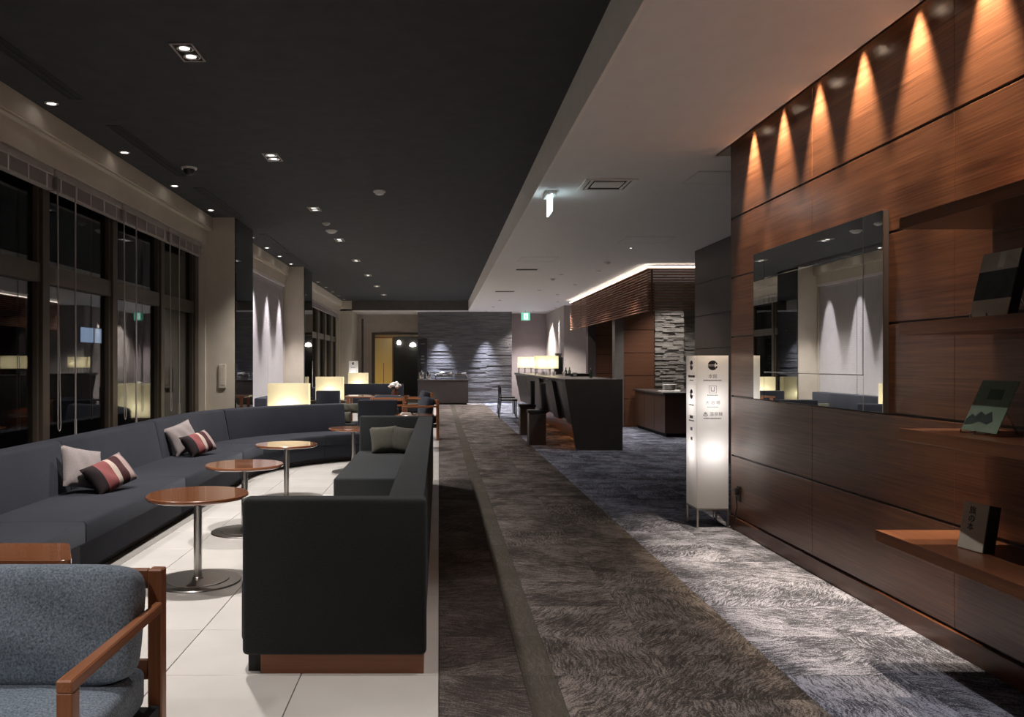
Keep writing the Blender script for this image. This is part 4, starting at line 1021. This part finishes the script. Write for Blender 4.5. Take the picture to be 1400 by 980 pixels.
# doorway room
t = thing('sliding_screen', 'glowing yellow paper screen inside the far doorway', 'screen', (-2.0, 29.6, 0))
obox('screen_sheet', 'warm_screen', (-0.36, 0.30, 0, 0.012, 0.04, 2.25), t)
bm = bmesh.new(); box(bm, -0.39, -0.36, -0.01, 0.02, 0, 2.29); box(bm, 0.30, 0.33, -0.01, 0.02, 0, 2.29); box(bm, -0.36, 0.30, -0.01, 0.02, 2.25, 2.29); box(bm, -0.36, 0.30, -0.01, 0.02, 0, 0.04); box(bm, -0.02, 0.0, -0.008, 0.0, 0.04, 1.35); finish(bm, 'screen_frame', 'chair_wood_z', t)
t = thing('screen_backlight', 'unseen warm lamp added behind the paper screen to make it glow', 'lantern', (-2.1, 30.4, 0))  # hidden light added so the screen glows from behind
shade_box(t, 0.3, 0.3, 0.2, 1.2); obox('backlight_base', 'bar_dark', (-0.15, 0.15, -0.15, 0.15, 0, 0.19), t); point(t, (0, 0, 0.8), 60, (1.0, 0.78, 0.42), 0.1)
struct(obox('wall_room_panel', 'black_plastic', (-1.66, -0.71, 29.55, 29.65, 0, 2.30)), 'black panel inside the far doorway')
for i, (x, z, lab) in enumerate([(-1.44, 2.0, 'small round glass pendant in the far doorway, beside the yellow screen'), (-0.94, 1.93, 'dome shaped glass pendant in the far doorway, beside the slate wall')]):
    t = thing('pendant_lamp', lab, 'lamp', (x, 29.3, z), 0, 'pendants in the doorway')
    bm = bmesh.new(); lathe(bm, [(0, 0), (0.05, 0.01), (0.075, 0.06), (0.06, 0.12), (0.02, 0.16), (0, 0.16)] if i == 0 else [(0, 0.0), (0.10, 0.02), (0.115, 0.05), (0.09, 0.11), (0.03, 0.15), (0, 0.16)], 20); finish(bm, 'glass_shade', 'pendant_glow', t, 60)
    bm = bmesh.new(); lathe(bm, [(0.018, 0.155), (0.018, 0.20), (0, 0.21)], 12); finish(bm, 'socket', 'black_plastic', t)
    bm = bmesh.new(); cyl(bm, (0, 0, 0.2), (0, 0, 3.05 - z), 0.004, seg=6); finish(bm, 'cord', 'black_plastic', t)

# ------------------------------------------------------------------ second and third seating groups behind
def block_sofa(label, loc, rz, W, group, arms=True, D=0.75):
    t = thing('lounge_sofa', label, 'sofa' if W > 1.0 else 'armchair', loc, rz, group)
    a = 0.11 if arms else 0.0
    obox('seat_cushion', 'sofa_fabric', (-W / 2 + a, W / 2 - a, -D / 2, D / 2 - 0.2, 0.12, 0.385), t, 0.02, 2)
    obox('backrest', 'sofa_fabric', (-W / 2, W / 2, D / 2 - 0.2, D / 2, 0.086, 0.76), t, 0.02, 2)
    if arms:
        for s in (-1, 1): obox('arm_panel', 'sofa_fabric', (s * (W / 2 - 0.055) - 0.055, s * (W / 2 - 0.055) + 0.055, -D / 2, D / 2 - 0.2, 0.086, 0.60), t, 0.02, 2)
    obox('plinth', 'plinth_dark', (-W / 2 + 0.05, W / 2 - 0.05, -D / 2 + 0.06, D / 2 - 0.05, 0, 0.11), t)
    return t
G2 = 'sofas of the farther seating groups'
block_sofa('black armchair behind the far end panel of the black sofa', (-0.98, 13.25, 0), R(180), 0.62, G2)
t = thing('ottoman', 'dark ottoman carrying two olive pillows beside the black armchair', 'ottoman', (-1.62, 13.2, 0))
obox('cushion', 'sofa_black', (-0.28, 0.28, -0.3, 0.3, 0.10, 0.385), t, 0.02, 2); obox('plinth', 'plinth_dark', (-0.24, 0.24, -0.26, 0.26, 0, 0.10), t)
pillow('pale olive pillow standing on the ottoman', 'pillow_olive', (-1.52, 13.02, 0.475), (R(-12), 0, R(8)), (0.22, 0.19, 0.10), 'olive pillows on the ottoman')
pillow('wide olive pillow on top of the other on the ottoman', 'pillow_olive', (-1.46, 13.2, 0.615), (R(-18), 0, R(-4)), (0.36, 0.17, 0.12), 'olive pillows on the ottoman')
block_sofa('long dark sofa along the white blinds', (-2.72, 15.1, 0), R(90), 3.0, G2, False)
block_sofa('dark sofa end standing before the second box lamp', (-2.36, 17.05, 0), 0, 0.5, G2, False)
block_sofa('distant dark sofa facing the camera near the doorway', (-1.95, 22.7, 0), 0, 1.9, G2, False)
block_sofa('long dark sofa under the far windows', (-2.72, 20.6, 0), R(90), 3.0, G2, False)
t = thing('long_table', 'long wooden table behind the seating, carrying white flowers', 'table', (-1.22, 16.2, 0))
obox('tabletop', 'table_wood', (-0.62, 0.62, -0.35, 0.35, 0.665, 0.70), t, 0.004, 1)
for sx in (-0.56, 0.56):
    for sy in (-0.3, 0.3): obox('leg', 'chair_wood_z', (sx - 0.025, sx + 0.025, sy - 0.025, sy + 0.025, 0, 0.665), t)
t = thing('flower_vase', 'white flowers in a brown vase on the long table', 'flowers', (-0.87, 16.1, 0.70))
bm = bmesh.new(); lathe(bm, [(0, 0), (0.05, 0), (0.075, 0.05), (0.055, 0.10), (0.045, 0.12), (0.05, 0.13), (0.04, 0.13), (0, 0.02)], 20); finish(bm, 'vase', 'terracotta', t, 50)
rnd = random.Random(4)
for k in range(12):
    a = k * 2.4; r_ = 0.03 + 0.10 * (k / 12); z = 0.26 - 0.10 * (k / 12) + rnd.uniform(-0.01, 0.01)
    bm = bmesh.new(); bmesh.ops.create_icosphere(bm, subdivisions=2, radius=0.042)
    for v in bm.verts:
        v.co *= 1 + 0.18 * math.sin(5 * math.atan2(v.co.y, v.co.x)) * (1 - abs(v.co.z) / 0.05); v.co.z *= 0.7
    finish(bm, 'blossom', 'petal', t, 60, (r_ * math.cos(a), r_ * math.sin(a), z))
    bm = bmesh.new(); cyl(bm, (0.01 * math.cos(a), 0.01 * math.sin(a), 0.08), (r_ * math.cos(a), r_ * math.sin(a), z - 0.02), 0.004, seg=6); finish(bm, 'stem', 'leaf', t)
dup(ac, (-0.40, 14.35, 0), R(-75), 'wooden armchair behind the black sofa, beside the aisle', 'wooden armchairs', 'sofa_fabric')
dup(ac, (-0.50, 17.6, 0), R(-80), 'wooden armchair farthest down the aisle', 'wooden armchairs', 'sofa_fabric')
dup(ac, (-0.95, 15.35, 0), R(180), 'wooden armchair drawn up to the long table, back to the camera', 'wooden armchairs', 'sofa_fabric')
round_table('round pedestal table beyond the black sofa, carrying white cards', -0.38, 12.75, 0.4)
t = thing('card_stack', 'small stack of white cards on the farthest round table', 'cards', (-0.52, 12.80, 0.543), 0.2)
for k in range(3): obox('card', 'white_plastic', (-0.08 + 0.006 * k, 0.08 - 0.004 * k, -0.05, 0.05 - 0.005 * k, k * 0.009, k * 0.009 + 0.007), t, 0.001, 1)

# ------------------------------------------------------------------ ceiling fittings with their lights
def twin(y, i):
    k_ = 1.2 if y < 1 else (0.42 if y < 4 else 1.3)
    t = thing('twin_downlight', 'rectangular twin downlight in the charcoal ceiling, %s in its row' % ORD[i], 'ceiling light', (-1.635, y, ZD), 0, 'twin downlights in the charcoal ceiling')
    bm = bmesh.new()
    for a in ((-0.075, -0.062, -0.155, 0.155), (0.062, 0.075, -0.155, 0.155), (-0.062, 0.062, -0.155, -0.142), (-0.062, 0.062, 0.142, 0.155)): box(bm, a[0], a[1], a[2], a[3], -0.008, -0.0005)
    finish(bm, 'trim_frame', 'blind_grey', t, 0)
    obox('recess', 'black_slot', (-0.062, 0.062, -0.142, 0.142, -0.003, -0.0005), t)
    for s in (-0.07, 0.07):
        bm = bmesh.new(); lathe(bm, [(0.048, -0.003), (0.058, -0.007), (0.050, -0.009), (0.036, -0.004), (0.048, -0.003)], 20, 0, s); rf = finish(bm, 'reflector', 'chrome', t, 60)
        bm = bmesh.new(); lathe(bm, [(0, -0.0075), (0.03, -0.007), (0.034, -0.004), (0, -0.0035)], 16, 0, s); finish(bm, 'lamp', 'twin_glow', rf, 60)
    spot(t, (0, 0, -0.04), P_TWIN * k_, 108, 0.9, NEUT, (0, 0, -1), 0.06)
for i in range(10): twin(-0.09 + 2.69 * i, i)
def small_down(x, y, z, label, group, power, angle=50, blend=0.4, col=NEUT, aim=(0, 0, -1), r=0.038):
    t = thing('small_downlight', label, 'ceiling light', (x, y, z), 0, group)
    bm = bmesh.new(); lathe(bm, [(r, -0.0005), (r + 0.014, -0.0005), (r + 0.014, -0.004), (r, -0.009), (r - 0.006, -0.004), (r, -0.0005)], 20); rg = finish(bm, 'trim_ring', 'blind_grey', t, 50)
    bm = bmesh.new(); lathe(bm, [(0, -0.003), (r - 0.005, -0.003), (r - 0.005, -0.0006), (0, -0.0006)], 16); finish(bm, 'lamp', 'lamp_glow', rg, 50)
    spot(t, (0, 0, -0.03), power, angle, blend, col, aim, 0.02)
ROWY = [3.38, 4.85, 6.33, 7.80, 9.28, 10.75, 13.1, 14.27, 15.4, 16.6, 18.9, 20.3, 21.7, 23.1, 24.5, 25.9]
for i, y in enumerate(ROWY):
    bay2 = 12.4 < y < 17.05
    small_down(-3.02, y, ZD, 'small round downlight beside the window beam, %s counted from the camera' % ORD[i], 'small downlights along the windows', P_ROW * (4.2 if bay2 else 0.8), 38 if bay2 else 62, 0.6 if bay2 else 1.0, (1.0, 0.93, 0.95) if bay2 else NEUT, (0, 0, -1) if bay2 else (0.30, 0, -1))
for i, (y0, y1) in enumerate([(4.75, 6.23), (6.92, 8.78), (9.38, 11.25), (12.75, 14.7), (14.95, 17.0)]):
    t = thing('slot_diffuser', 'long black air slot in the charcoal ceiling, %s along the windows' % ORD[i], 'air vent', (-2.78, (y0 + y1) / 2, ZD), 0, 'air slots along the windows')
    L = (y1 - y0) / 2
    bm = bmesh.new()
    for a in ((-0.06, -0.05, -L, L), (0.05, 0.06, -L, L), (-0.05, 0.05, -L, -L + 0.01), (-0.05, 0.05, L - 0.01, L)): box(bm, a[0], a[1], a[2], a[3], -0.006, -0.0005)
    finish(bm, 'frame', 'dark_ceiling', t, 0); obox('slot', 'black_slot', (-0.05, 0.05, -L + 0.01, L - 0.01, -0.003, -0.0005), t); obox('blade', 'dark_ceiling', (-0.008, 0.008, -L + 0.01, L - 0.01, -0.007, -0.003), t)
def dome(name, label, cat, x, y, z, r, h, mat, group=None, dark=False):
    t = thing(name, label, cat, (x, y, z), 0, group)
    bm = bmesh.new(); lathe(bm, [(0, -0.0005), (r, -0.0005), (r, -0.012), (r * 0.92, -0.02), (0, -0.02)], 24); finish(bm, 'base', mat, t, 40)
    bm = bmesh.new(); lathe(bm, [(r * 0.75, -0.02), (r * 0.68, -0.02 - h * 0.6), (r * 0.4, -0.02 - h * 0.92), (0, -0.02 - h)], 24); finish(bm, 'dome', 'black_plastic' if dark else mat, t, 60)
dome('dome_camera', 'white dome security camera beside the window downlights', 'camera', -2.59, 8.42, ZD, 0.08, 0.06, 'white_plastic', None, True)
dome('smoke_detector', 'white smoke detector alone in the middle of the charcoal ceiling', 'smoke detector', -0.70, 9.56, ZD, 0.075, 0.03, 'white_plastic', 'detectors in the charcoal ceiling')
dome('smoke_detector', 'small white detector, nearer of the pair in the twin downlight row', 'smoke detector', -1.63, 11.75, ZD, 0.06, 0.02, 'white_plastic', 'detectors in the charcoal ceiling')
dome('smoke_detector', 'wide white detector, farther of the pair in the twin downlight row', 'smoke detector', -1.64, 12.4, ZD, 0.09, 0.03, 'white_plastic', 'detectors in the charcoal ceiling')
dome('smoke_detector', 'tiny detector on the pale ceiling above the bar', 'smoke detector', 2.84, 13.7, ZL, 0.05, 0.02, 'white_plastic', 'detectors in the pale ceiling')
dome('smoke_detector', 'tiny detector on the pale ceiling above the far carpet', 'smoke detector', 2.3, 16.4, ZL, 0.05, 0.02, 'white_plastic', 'detectors in the pale ceiling')
t = thing('ceiling_vent', 'square air conditioning grille in the pale ceiling', 'air vent', (1.60, 7.73, ZL))
bm = bmesh.new()
for a in ((-0.24, -0.20, -0.24, 0.24), (0.20, 0.24, -0.24, 0.24), (-0.2, 0.2, -0.24, -0.2), (-0.2, 0.2, 0.2, 0.24)): box(bm, a[0], a[1], a[2], a[3], -0.012, -0.0005)
finish(bm, 'frame', 'fascia', t, 0); obox('dark_gap', 'black_slot', (-0.2, 0.2, -0.2, 0.2, -0.003, -0.0005), t); obox('centre_plate', 'fascia', (-0.14, 0.14, -0.13, 0.10, -0.012, -0.003), t, 0.003, 1)
for s in (-0.17, 0.17): obox('louvre', 'fascia', (s - 0.012, s + 0.012, -0.19, 0.19, -0.010, -0.003), t)
def hatch(label, x, y, sx, sy, mat='fascia'):
    t = thing('ceiling_hatch', label, 'hatch', (x, y, ZL), 0, 'hatches in the pale ceiling')
    bm = bmesh.new()
    for a in ((-sx, -sx + 0.015, -sy, sy), (sx - 0.015, sx, -sy, sy), (-sx + 0.015, sx - 0.015, -sy, -sy + 0.015), (-sx + 0.015, sx - 0.015, sy - 0.015, sy)): box(bm, a[0], a[1], a[2], a[3], -0.006, -0.0005)
    finish(bm, 'frame', 'white_plastic', t, 0); obox('door_panel', mat, (-sx + 0.017, sx - 0.017, -sy + 0.017, sy - 0.017, -0.004, -0.0005), t)
hatch('square access hatch in the pale ceiling before the louvres', 2.86, 11.2, 0.33, 0.30, 'pale_ceiling')
hatch('square access hatch in the pale ceiling beside the wood wall end', 2.55, 7.45, 0.25, 0.25, 'pale_ceiling')
hatch('faint access hatch in the pale ceiling above the aisle', 1.62, 13.3, 0.30, 0.30, 'pale_ceiling')
for i, (x, y, ww) in enumerate([(1.60, 14.75, 0.19), (1.57, 19.3, 0.22)]):
    t = thing('linear_vent', 'dark linear vent in the pale ceiling, %s one down the aisle' % ORD[i], 'air vent', (x, y, ZL), 0, 'linear vents in the pale ceiling')
    obox('slot', 'black_slot', (-ww, ww, -0.12, 0.12, -0.003, -0.0005), t); bm = bmesh.new(); box(bm, -ww - 0.02, ww + 0.02, 0.12, 0.14, -0.008, -0.0005); box(bm, -ww - 0.02, ww + 0.02, -0.14, -0.12, -0.008, -0.0005); finish(bm, 'frame', 'fascia', t, 0)
# slot spotlights over the wood wall
for i in range(11):
    y = 6.18 - 0.53 * i
    t = thing('slot_spotlight', 'spotlight hidden in the slot over the wood wall, %s from its far end' % ORD[i], 'ceiling light', (2.335, y, 3.295), 0, 'spotlights in the wall slot')
    bm = bmesh.new(); lathe(bm, [(0, 0.004), (0.03, 0.004), (0.03, -0.05), (0.026, -0.05), (0.024, -0.03), (0, -0.028)], 16); finish(bm, 'can', 'black_plastic', t, 40)
    spot(t, (0, 0, -0.052), P_WASH, 46, 0.75, WARM, (0.0, 0, -1), 0.014)
# small downlights in the pale ceiling; many are added to brighten dim areas
AI = [(2.95, 15.0), (2.95, 17.6), (2.95, 20.2), (4.3, 18.8), (1.08, 3.4), (1.08, 1.6), (2.84, 12.0), (2.35, 15.6), (2.35, 19.0), (1.65, 22.0), (4.4, 15.8), (4.9, 16.3), (3.3, 22.5), (1.65, 0.2), (1.65, -2.5), (1.65, 24.6), (3.1, 26.6)]
AP = [0.6, 0.6, 0.6, 0.5, 0.62, 0.62, 0.55, 0.8, 1.0, 3.0, 0.8, 0.7, 3.0, 1.5, 1.5, 2.6, 3.6]
AL = ['added to light the louvres, nearest the canopy corner', 'added to light the louvres, over the middle of the bar', 'added to light the louvres, over the far end of the bar', 'added to light the rear wood wall, behind the louvres',
      'added unseen over the aisle, level with the shelves', 'added unseen over the aisle, level with the armchair', 'added for the carpet before the near end panel of the bar', 'over the bar stools', 'over the lamps on the bar', 'over the aisle past the thin black chairs',
      'over the plates on the back counter', 'close to the pale stone wall', 'between the louvres and the beige wall', 'added as fill over the aisle behind the camera', 'added as fill over the aisle far behind the camera', 'added before the bare slate wall', 'added behind the green exit sign']
for i, (x, y) in enumerate(AI):
    small_down(x, y, ZL, 'small round ceiling downlight ' + AL[i], 'small downlights in the pale ceiling', P_AISLE * AP[i], 74 if x == 1.08 else 110, 0.6, NEUT, (0, 0, -1), 0.03)
# wall washers at the end walls
for i, x in enumerate((0.05, 1.55)):
    small_down(x, 26.62, ZL, 'downlight washing the slate wall, %s' % ('over the buffet' if i == 0 else 'over the bare slate'), 'downlights washing the slate wall', 1150, 40, 0.9, COOL, (0, 0.05, -1), 0.03)
for i, y in enumerate((25.0, 26.4)):
    small_down(3.60, y, ZL, 'downlight grazing the beige wall by the exit, %s one' % ('nearer' if i == 0 else 'farther'), 'downlights grazing the beige wall', 200, 30, 0.4, NEUT, (0, 0, -1), 0.03)
